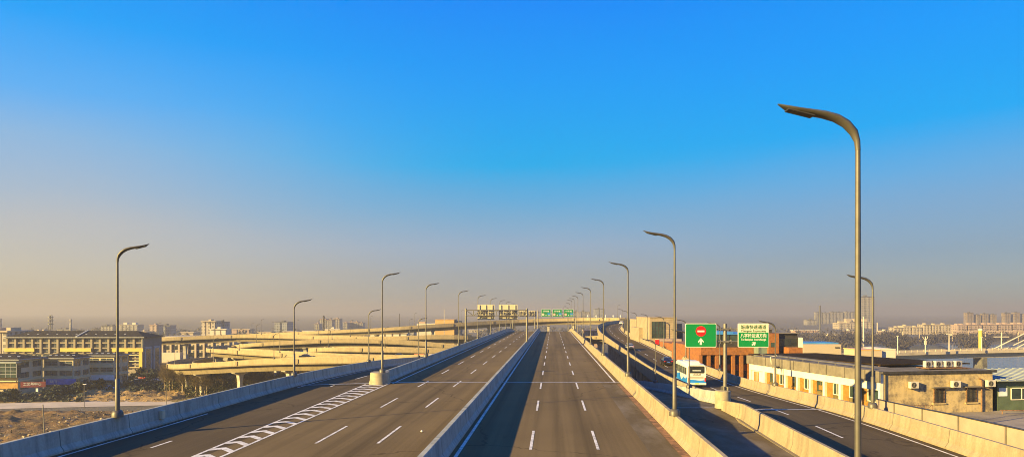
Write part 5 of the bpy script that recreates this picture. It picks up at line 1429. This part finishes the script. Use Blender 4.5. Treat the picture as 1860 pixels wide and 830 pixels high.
mast('thin dark pole behind the ochre warehouse lamps', 807, 564, 470, .22, .18, 'far_white')
mast('tall dark factory chimney on the right skyline', 1489.5, 556, 760, 1.2, .85, 'far_dark', cat='chimney', name='factory_chimney')
mast('tall white pylon behind the nearest lamp', 1568.5, 577, 560, .75, .45, 'far_white')
mast('short white pylon right of the tallest tower', 1593.5, 587, 800, .7, .5, 'far_white')
# ------------------------------------------------------------------ river bridge and boat
bp_ = catmull([(108, 262, 9.6), (160, 283, 10.2), (210, 292, 10.9), (290, 300, 11.6), (420, 312, 12)], 8)
br = thing('river_bridge', 'long flat road bridge crossing the river on the right', 'bridge', (200, 290, 0))
mb = MB(); mb.sweep(bp_, [(0, -1.2), (0, .0), (-.3, 0), (-.3, -.7), (-9.7, -.7), (-9.7, 0), (-10, 0), (-10, -1.2), (-8, -1.6), (-7.5, -3.3), (-2.5, -3.3), (-2, -1.6)]); mb.build('deck', 'bridge_concrete', br)
mb = MB()
for s in range(0, 320, 3):
    q = arc_cut(bp_, s, s + .3)
    if q: mb.box(q[0].x - .1, q[0].x + .1, q[0].y - .12, q[0].y + .1, q[0].z, q[0].z + .9)
mb.sweep(bp_, [(-.22, .9), (-.08, .9), (-.08, 1.05), (-.22, 1.05)]); mb.build('railing', 'bridge_concrete', br)
for s in (20, 60, 100, 140, 180, 220):
    q = arc_cut(bp_, s, s + .3); mb = MB(); c = q[0] + Vector((0, 5, 0)); mb.box(c.x - 1.0, c.x + 1.0, c.y - 3, c.y + 3, 0, c.z - 3.29); mb.build('pier', 'dark_concrete', br)
def bridge_lamp(label, px, py0, Y, style):
    z = along([Vector((p.x, p.x, p.z)) for p in bp_], wx(px, Y)).z
    x = wx(px, Y); t = thing('bridge_lamp', label, 'street lamp', (x, Y, z), 0, 'white lamp columns on the river bridge')
    H = wz(py0, Y) - z
    mb = MB(); mb.tube([(0, 0, 0), (0, 0, H)], [.24, .16], 10); mb.build('pole', 'far_white', t, world=False, smooth=True)
    mb = MB()
    if style == 'cross': mb.obox((0, 0, H * .76), (6.5, .25, .35))
    elif style == 'arms':
        mb.tube([(0, 0, H * .75), (-.9, 0, H * .93), (-1.2, 0, H)], .12, 6); mb.tube([(0, 0, H * .75), (.8, 0, H * .9), (.9, 0, H * 1.02)], .12, 6); mb.obox((0, 0, H * .62), (.8, .4, 1.6))
    elif style == 'tee': mb.obox((0, 0, H * .99), (2.4, .4, .3)); mb.obox((.9, 0, H * .93), (.5, .4, .5))
    else: mb.obox((0, 0, H * 1.0), (.7, .4, .25))
    mb.build('lamp_arm', 'far_white', t, world=False)
bridge_lamp('plain white lamp column at the left end of the river bridge', 1630.5, 610, 276, 'plain')
bridge_lamp('white lamp column with a forked top on the river bridge', 1681, 611, 280, 'arms')
bridge_lamp('white T-topped lamp column in the middle of the river bridge', 1724, 606, 286, 'tee')
bridge_lamp('white lamp column beside the yellow tower on the river bridge', 1783, 612, 289, 'plain')
bridge_lamp('white lamp column with a long crossbar at the right of the river bridge', 1819, 604, 293, 'cross')
Y = 325
yt = thing('bridge_tower', 'round cream tower with a pale cap behind the river bridge railing', 'tower', (wx(1781, Y), Y, 0))
mb = MB(); mb.tube([(0, 0, 0), (0, 0, wz(600, Y))], [.85, .85], 16); mb.build('shaft', 'hotel_yellow', yt, world=False, smooth=True)
mb = MB(); mb.lathe([(.95, wz(600, Y) + .003), (.95, wz(598, Y)), (.7, wz(597, Y))], 16); mb.build('cap', 'far_white', yt, world=False)
# cable stayed white beams at the right edge
for i, (a, c, b_, d) in enumerate(((1798, 637, 1870, 601), (1822, 636, 1876, 610), (1838, 636, 1882, 614))):
    Y = 340; mb = MB(); p0, p1 = pt(a, c, Y), pt(b_, d, Y); mb.tube([p0, p1], .3, 8); mb.tube([(p1.x, p1.y, p1.z), (p1.x, p1.y, 0)], .25, 8)
    tag(mb.build('inclined_strut', 'far_white', smooth=True), ['uppermost', 'middle', 'lowest'][i] + ' of three white inclined struts beyond the bridge at the right edge', 'strut', 'white struts beyond the bridge')
# lattice pipeline bridge far behind
mb = MB(); Y = 640; a, b_ = pt(1640, 602, Y), pt(1880, 601, Y)
mb.tube([a, b_], .35, 6); mb.tube([a - Vector((0, 0, 1.6)), b_ - Vector((0, 0, 1.6))], .25, 6)
for k in range(9):
    q = a.lerp(b_, k / 8); mb.tube([q, (q.x, q.y, 0)], .4, 8)
tag(mb.build('pipe_bridge', 'far_beige'), 'thin horizontal pipe bridge across the far river on the right', 'bridge')
Y = 312
bo = thing('motor_boat', 'small red motor boat on the river at the right', 'boat', (wx(1729, Y), Y, .06))
secs = []
for x, hw, z0, z1 in ((-1.8, .5, .1, .75), (-1.4, .65, -.05, .7), (0, .7, -.1, .7), (1.2, .45, 0, .85), (1.9, .05, .4, 1.05)):
    secs.append([(x, -hw, z1), (x, -hw * .5, z0), (x, hw * .5, z0), (x, hw, z1)])
loft(secs).build('hull', 'boat_red', bo, world=False)
mb = MB(); mb.obox((-.3, 0, 1.0), (1.0, .8, .7)); mb.build('cabin', 'boat_red', bo, world=False, bevel=.08)
mb = MB(); mb.tube([(.7, 0, .7), (.7, 0, 1.9)], .04, 6); mb.build('mast_pole', 'far_white', bo, world=False)
# long low buildings between the terrace and the river
lb = thing('riverside_warehouse', 'long low cream warehouse with a blue roof strip beyond the pale building', 'building', (wx(1500, 170), 170, 0))
mb = MB(); mb.box(wx(1459, 170), wx(1528, 170), 170, 185, 0, wz(625, 170)); mb.build('wall', 'far_beige', lb)
mb = MB(); mb.box(wx(1459, 172), wx(1523, 172), 172, 180, wz(625, 170) + .003, wz(622, 172)); mb.build('roof', 'blue_roof', lb)
mb = MB(); mb.box(wx(1517, 169.9), wx(1525, 169.9), 169.85, 170.1, wz(632, 170), wz(630, 170)); mb.build('window', 'cladding_dark', lb)
lb = thing('riverside_warehouse', 'cream flat warehouse right of the nearest lamp with an orange roof edge', 'building', (wx(1580, 205), 205, 0))
mb = MB(); mb.box(wx(1562, 205), wx(1602, 205), 205, 215, 0, wz(636, 205)); mb.build('wall', 'far_beige', lb)
mb = MB(); mb.prism([(wx(1598, 206), wz(636, 205)), (wx(1627, 206), wz(636, 205)), (wx(1627, 206), wz(633.5, 206)), (wx(1612, 206), wz(632, 206)), (wx(1598, 206), wz(633.5, 206))], 206, 216, 'Y'); mb.build('gable_shed', 'far_white', lb)
mb = MB(); mb.box(wx(1598, 206) + .02, wx(1627, 206) - .02, 206.02, 216, 0, wz(636.2, 205)); mb.build('shed_wall', 'far_white', lb)
mb = MB(); mb.box(wx(1561, 205), wx(1598, 205), 204.8, 215.2, wz(636, 205) + .003, wz(634.6, 205)); mb.build('roof', 'sign_orange', lb)

# ------------------------------------------------------------------ trees
random.seed(21)
def branch(mb, tw, p, d, L, r, depth, spread=.5):
    q = p + d * L; mid = p.lerp(q, .5) + Vector((random.uniform(-1, 1), random.uniform(-1, 1), random.uniform(-.3, .3))) * L * .06
    mb.tube([p, mid, q], [r, r * .85, r * .62], 5, False)
    if depth == 0: tw.append((q, d, L)); return
    for k in range(random.choice((2, 3, 3))):
        a = random.random() * 6.283; s_ = random.uniform(.3, .9) * spread
        nd = (d + Vector((math.cos(a) * s_, math.sin(a) * s_, random.uniform(-.1, .3)))).normalized()
        branch(mb, tw, p.lerp(q, random.uniform(.55, 1)), nd, L * random.uniform(.55, .78), r * .55, depth - 1, spread)
def make_bare(label, H, seed):
    random.seed(seed)
    t = thing('bare_tree', label, 'tree', (0, 0, 0), 0, 'bare trees under the yellow viaduct')
    mb, tw = MB(), []
    mb.tube([(0, 0, -.2), (.1, 0, H * .25), (0, .1, H * .45)], [.16, .12, .1], 7, False)
    cr = MB()
    for k in range(7):
        a = random.random() * 6.28; z = H * random.uniform(.2, .48)
        branch(cr, tw, Vector((0.03, .03, z)), Vector((math.cos(a) * .5, math.sin(a) * .5, 1)).normalized(), H * .22, .06, 2, .8)
    for q, d, L in tw:
        for k in range(14):
            e = q - d * random.uniform(0, L) + Vector((random.gauss(0, 1), random.gauss(0, 1), random.gauss(0, .8))) * H * .045
            f = e + (d + Vector((random.gauss(0, .6), random.gauss(0, .6), random.gauss(.1, .4)))) * H * .06
            o = Vector((random.gauss(0, 1), random.gauss(0, 1), 0)).normalized() * .05
            cr.add([e - o, e + o, f], [(0, 1, 2)])
    mb.build('trunk', 'bark_pale', t, world=False, smooth=True); cr.build('crown', 'twigs', t, world=False, recalc=False)
    return t
BT = 'slender bare tree in the brown thicket under the nearest yellow viaduct'
protos = [make_bare(BT, 10 + k, 30 + k) for k in range(3)]
random.seed(3)
spots = []
tries = 0
while len(spots) < 95 and tries < 3000:
    tries += 1
    px = random.uniform(296, 560); Y = random.uniform(212, 258)
    x = wx(px, Y)
    if px < 330 and Y < 226: continue
    if any((x - a) ** 2 + (Y - b_) ** 2 < 2.2 for a, b_ in spots): continue
    spots.append((x, Y))
spots += [(wx(random.uniform(297, 332), Y_), Y_) for Y_ in [random.uniform(227, 250) for _ in range(16)]]
for i, (x, y) in enumerate(spots):
    k = i % 3; s_ = random.uniform(.6, 1.0)
    if i < 3: o = protos[k]; o.location = (x, y, 0)
    else: o = dup(protos[k], (x, y, 0), random.random() * 6.28, BT)
    o.scale = (s_, s_, s_)
def clump_tree(label, H, Wd, seed, mat, group, n=900, name='evergreen_tree'):
    random.seed(seed)
    t = thing(name, label, 'tree', (0, 0, 0), 0, group)
    mb = MB(); mb.tube([(0, 0, -.2), (.1, 0, H * .3), (0, .05, H * .6)], [.2, .16, .08], 7, False); mb.build('trunk', 'bark', t, world=False)
    cs = [(Vector((random.gauss(0, Wd * .22), random.gauss(0, Wd * .22), H * random.uniform(.3, .9))), random.uniform(.16, .3) * Wd) for _ in range(11)]
    mb = MB()
    for _ in range(n):
        c, r = random.choice(cs); p = c + Vector((random.gauss(0, r * .5), random.gauss(0, r * .5), random.gauss(0, r * .45)))
        a = Vector((random.gauss(0, 1), random.gauss(0, 1), random.gauss(0, 1))).normalized(); b_ = a.orthogonal().normalized(); s_ = random.uniform(.12, .3)
        mb.add([p - a * s_ - b_ * s_, p + a * s_ - b_ * s_ * .6, p + a * s_ + b_ * s_, p - a * s_ * .7 + b_ * s_], [(0, 1, 2, 3)])
    mb.build('crown', mat, t, world=False, recalc=False)
    return t
ev = [clump_tree('dark evergreen street tree in front of the shop buildings', 4.4 + k * .6, 4.2, 50 + k, 'dark_leaf', 'dark trees before the shops') for k in range(3)]
es = [(90, 211), (104, 213), (118, 216), (126, 217), (139, 222), (151, 226), (160, 229), (172, 232), (187, 236), (233, 262), (243, 265), (260, 272), (270, 268), (281, 270), (30, 206), (8, 205), (-8, 205), (98, 218), (146, 228)]
random.seed(9)
for i, (px, Y) in enumerate(es):
    s_ = random.uniform(.7, 1.05)
    o = ev[i % 3] if i < 3 else dup(ev[i % 3], (0, 0, 0), random.random() * 6, 'dark evergreen street tree in front of the shop buildings')
    o.location = (wx(px, Y), Y, 0); o.scale = (s_, s_, s_ * .9)
# undergrowth below the bare trees, hedges
random.seed(4)
ug = MB()
for _ in range(22000):
    px = random.uniform(297, 570); Y = random.triangular(210, 262, 226); x = wx(px, Y)
    if px < 335 and Y < 224 + (335 - px) * .2: continue
    z = abs(random.gauss(0, 2.0)) + .1
    if z > 5: continue
    p = Vector((x, Y, z)); a = Vector((random.gauss(0, 1), random.gauss(0, 1), random.gauss(0, 1.4))).normalized(); b_ = a.orthogonal().normalized(); s_ = random.uniform(.14, .42)
    ug.add([p - a * s_, p + b_ * s_ * .6, p + a * s_, p - b_ * s_ * .6], [(0, 1, 2, 3)])
tag(ug.build('undergrowth', 'undergrowth_leaf', recalc=False), 'tangled olive undergrowth below the bare trees', 'undergrowth', kind='stuff')
def far_wood(label, bands, n, s0, seed, mat='far_wood_leaf'):
    random.seed(seed); mb = MB()
    for (px0, px1, Y0, Y1, h) in bands:
        cl = [(random.uniform(px0, px1), random.uniform(Y0, Y1), random.uniform(.5, 1) * h) for _ in range(max(6, int((px1 - px0) / 3)))]
        for _ in range(int(n * (px1 - px0) / 100)):
            px, Y, hh = random.choice(cl); c = Vector((wx(px, Y), Y, 0)); r = hh * .6
            p = c + Vector((random.gauss(0, r * .7), random.gauss(0, r * .5), abs(random.gauss(hh * .45, hh * .28))))
            a = Vector((random.gauss(0, 1), random.gauss(0, .5), random.gauss(0, 1))).normalized(); b_ = a.orthogonal().normalized(); s_ = random.uniform(.5, 1.3) * s0
            mb.add([p - a * s_ - b_ * s_, p + a * s_ - b_ * s_ * .5, p + a * s_ * .8 + b_ * s_, p - a * s_ * .6 + b_ * s_ * .8], [(0, 1, 2, 3)])
    return tag(mb.build('far_wood', mat, recalc=False), label, 'wood', kind='stuff')
far_wood('dull brown winter woods on the far river bank at the right', [(1440, 1640, 610, 730, 11), (1560, 1700, 560, 640, 8), (1690, 1880, 600, 700, 10), (1610, 1660, 470, 560, 6), (1440, 1560, 420, 560, 9), (1740, 1790, 500, 560, 9)], 2400, .6, 61)
far_wood('hazy line of trees along the left and centre horizon', [(-40, 900, 620, 1000, 5), (900, 1450, 700, 1100, 5)], 1100, .8, 62, 'hazy_tree_leaf')
far_wood('dark shrubs in the shaded street before the shop buildings', [(-20, 150, 205, 214, 2.2), (140, 300, 228, 262, 2.4)], 1400, .35, 63, 'dark_leaf')
for i, (px, Y, rx, h, lab) in enumerate(((1701, 470, 9, 4.5, 'dark dome of a coal heap on the river bank, right of two'), (1668, 480, 9, 4, 'dark low heap on the river bank, left of two'))):
    mb = MB(); mb.lathe([(rx, 0), (rx * .8, h * .45), (rx * .5, h * .8), (rx * .2, h)], 18, (wx(px, Y), Y, 0)); tag(mb.build('coal_heap', 'coal_heap', smooth=True, angle=80), lab, 'heap')
# ground-level street lamps and posts
def street_post(label, px, pyb, pyt, arm, lean=0, r=.07):
    Y = CZ * F / (pyb - HY); H = (pyb - pyt) / F * Y
    t = thing('street_post', label, 'post', (wx(px, Y), Y, 0)); t.rotation_euler = (0, lean, 0)
    mb = MB(); mb.tube([(0, 0, 0), (0, 0, H)], [r * 1.3, r], 8); mb.build('pole', 'galvanised', t, world=False, smooth=True)
    mb = MB()
    if arm: mb.obox((.15, 0, H + .06), (.95, .35, .12))
    else: mb.lathe([(r * 1.2, H + .002), (r * 1.2, H + .12)], 8)
    mb.build('cap', 'light_fitting' if arm else 'galvanised', t, world=False)
street_post('small lamp post with a flat white head on the dirt field', 153, 739, 698, True)
street_post('leaning bare wooden post on the dirt field near the barrier', 81, 793, 735, False, R(-3), .1)
street_post('thin post beside the dirt verge at the edge of the thicket', 302, 738, 697, False)
# cars parked in the shaded street
random.seed(77)
pk = None
for i, (px, Y, lab, paint) in enumerate(((196, 238, 'white car parked before the farthest shop building', 'car_white'), (212, 252, 'silver car parked beside the farthest shop building', 'car_silver'), (262, 276, 'red car parked below the hotel end wall', 'car_red'), (246, 262, 'white car parked in front of the hotel corner', 'car_white'), (287, 268, 'white car parked by the thicket right of the hotel', 'car_white'))):
    make_car(lab, paint, (wx(px, Y), Y, .03), R(70 + i * 9), 'cars parked in the shaded street')
# litter on the closed slip road
mb = MB(); p = along(edge_r, 48) ; q = Vector((wx(1371, 49), 49, p.z + .01)); mb.obox(q + Vector((0, 0, .05)), (.42, .26, .1), .5)
tag(mb.build('plastic_bag', 'plastic_orange', bevel=.03), 'crumpled orange plastic bag lying on the closed slip road', 'bag')
mb = MB(); q = Vector((wx(766, 43.3), 43.3, zmain(40) + .02)); mb.lathe([(.03, 0), (.06, .02), (.07, .05), (.05, .1), (.01, .11)], 12, q)
tag(mb.build('paper_cup', 'banner_white', smooth=True), 'tiny white crumpled cup lying on the left carriageway', 'litter')
# tiny white signal lights on the far viaduct
for i, px in enumerate((1068, 1083, 1100, 1114, 1127)):
    Y = 383; z = wz(578.5, Y); mb = MB(); mb.tube([(wx(px, Y), Y, z - .6), (wx(px, Y), Y, z + 1.2)], .08, 6); mb.lathe([(.05, 0), (.32, .1), (.38, .4), (.2, .7)], 10, (wx(px, Y), Y, z + 1.2))
    tag(mb.build('globe_light', 'light_fitting', smooth=True), ORD[i].replace('nearest', 'first') + ' small white globe light on the far viaduct parapet, counted from the left', 'lamp', 'globe lights on the far viaduct')

# ------------------------------------------------------------------ haze
mb = MB(); mb.box(-5200, 5200, -80, 6600, -1.0, 68)
hz = mb.build('haze', 'water'); tag(hz, kind='stuff', label='thin grey winter haze over the whole city', cat='haze')
m = bpy.data.materials.new('haze_air'); m.use_nodes = True; nt = m.node_tree; nt.nodes.clear()
out = nt.nodes.new('ShaderNodeOutputMaterial'); pv = nt.nodes.new('ShaderNodeVolumePrincipled')
pv.inputs['Color'].default_value = (.46, .455, .485, 1); pv.inputs['Density'].default_value = 4.6e-4; pv.inputs['Anisotropy'].default_value = .2
nt.links.new(pv.outputs[0], out.inputs['Volume']); hz.data.materials[0] = m

# ------------------------------------------------------------------ light
EL, ROT = 16.0, 240.0
world = bpy.data.worlds.new('World'); scene.world = world; world.use_nodes = True
nt = world.node_tree; bg = nt.nodes['Background']
sky = nt.nodes.new('ShaderNodeTexSky'); sky.sky_type = 'NISHITA'; sky.sun_disc = False
sky.sun_elevation = R(EL); sky.sun_rotation = R(ROT); sky.air_density = 1.0; sky.dust_density = .5; sky.ozone_density = 3.0
hs = nt.nodes.new('ShaderNodeHueSaturation'); hs.inputs['Saturation'].default_value = 1.7
nt.links.new(sky.outputs[0], hs.inputs['Color'])
# the clear Nishita blue above, dusty winter air low down, warmer to the left, but dimmed and made bluer behind the camera
blue = mixc(nt, 1.0, hs.outputs['Color'], (.0, .9, 1.2), 'MULTIPLY')
tcw = N(nt, 'ShaderNodeTexCoord'); spw = N(nt, 'ShaderNodeSeparateXYZ'); nt.links.new(tcw.outputs['Generated'], spw.inputs[0])
elev = math_node(nt, 'MULTIPLY', math_node(nt, 'ARCSINE', spw.outputs[2]), 180 / math.pi / 40)
elev = math_node(nt, 'ADD', elev, math_node(nt, 'MULTIPLY', math_node(nt, 'SUBTRACT', noise_fac(nt, coords(nt, 'Generated', (1, 1, 3)), 2.2, 4, .5, .2, .8), .5), .035))
az = math_node(nt, 'ADD', math_node(nt, 'MULTIPLY', spw.outputs[0], math.sin(R(ROT))), math_node(nt, 'MULTIPLY', spw.outputs[1], math.cos(R(ROT))))
def lin(c): return tuple((v / 255 / 12.92 if v / 255 <= .04045 else ((v / 255 + .055) / 1.055) ** 2.4) / SKYK for v in c)
SKYK = .06 * 2 ** 1.72
def ramp(stops):
    r = N(nt, 'ShaderNodeValToRGB'); r.color_ramp.interpolation = 'B_SPLINE' if False else 'EASE'
    e = r.color_ramp.elements
    while len(e) < len(stops): e.new(.5)
    for k, (el, c) in enumerate(stops):
        e[k].position = el / 40; e[k].color = (*lin(c), 1)
    r.color_ramp.interpolation = 'LINEAR'
    nt.links.new(elev, r.inputs[0]); return r.outputs[0]
r_left = ramp([(0, (206, 182, 156)), (2.5, (208, 192, 172)), (6.2, (194, 192, 190)), (8.7, (170, 190, 208)), (12, (143, 188, 226)), (15.1, (92, 180, 248)), (20, (0, 166, 255)), (28, (0, 140, 252)), (40, (0, 110, 235))])
r_mid = ramp([(0, (172, 162, 160)), (3.1, (168, 166, 173)), (5.4, (157, 174, 196)), (7.7, (125, 174, 208)), (9.9, (88, 174, 222)), (12.3, (0, 176, 238)), (18.6, (0, 160, 252)), (24.6, (0, 142, 255)), (40, (0, 110, 235))])
r_right = ramp([(0, (168, 158, 156)), (2.5, (166, 163, 167)), (4.5, (149, 160, 176)), (6.4, (138, 166, 192)), (8.1, (126, 170, 206)), (9.9, (104, 174, 222)), (13.3, (0, 172, 246)), (20, (0, 158, 255)), (40, (0, 110, 235))])
r_back = ramp([(0, (120, 118, 112)), (4, (110, 128, 138)), (10, (60, 120, 160)), (20, (0, 112, 190)), (40, (0, 100, 210))])  # unseen sky behind the camera, darkened and made bluer to cut warm shadow fill
def smooth(x0, x1):
    m_ = N(nt, 'ShaderNodeMapRange', interpolation_type='SMOOTHSTEP'); m_.inputs[1].default_value = x0; m_.inputs[2].default_value = x1; nt.links.new(az, m_.inputs[0]); return m_.outputs[0]
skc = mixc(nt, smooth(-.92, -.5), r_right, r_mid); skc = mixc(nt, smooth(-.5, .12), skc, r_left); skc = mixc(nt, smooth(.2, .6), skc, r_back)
skc = mixc(nt, .08, skc, blue)
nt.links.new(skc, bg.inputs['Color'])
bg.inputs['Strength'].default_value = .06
sd = Vector((math.sin(R(ROT)) * math.cos(R(EL)), math.cos(R(ROT)) * math.cos(R(EL)), math.sin(R(EL))))
sl_ = bpy.data.lights.new('sun', 'SUN'); sl_.energy = 5.0; sl_.angle = R(.55); sl_.color = (1, .72, .25)
so = bpy.data.objects.new('sun', sl_); col.objects.link(so); so.rotation_euler = sd.to_track_quat('Z', 'Y').to_euler(); so.location = sd * 200

cam = bpy.data.cameras.new('camera'); co = bpy.data.objects.new('camera', cam); col.objects.link(co)
co.location = (0, 0, CZ); co.rotation_euler = (R(90), 0, 0)
cam.sensor_width = 36; cam.lens = 36 * F / 1860; cam.shift_y = (HY - 415) / 1860; cam.clip_start = .5; cam.clip_end = 20000
scene.camera = co
scene.render.resolution_x = 1024; scene.render.resolution_y = 456
vs_ = scene.view_settings; vs_.view_transform = 'Standard'; vs_.look = 'None'; vs_.gamma = 1; vs_.exposure = 1.72; vs_.use_curve_mapping = False
cy = scene.cycles; cy.use_denoising = True; cy.filter_width = 1.0; cy.max_bounces = 6; cy.volume_bounces = 1; cy.diffuse_bounces = 3; cy.glossy_bounces = 2; cy.transmission_bounces = 2; cy.caustics_reflective = False; cy.caustics_refractive = False
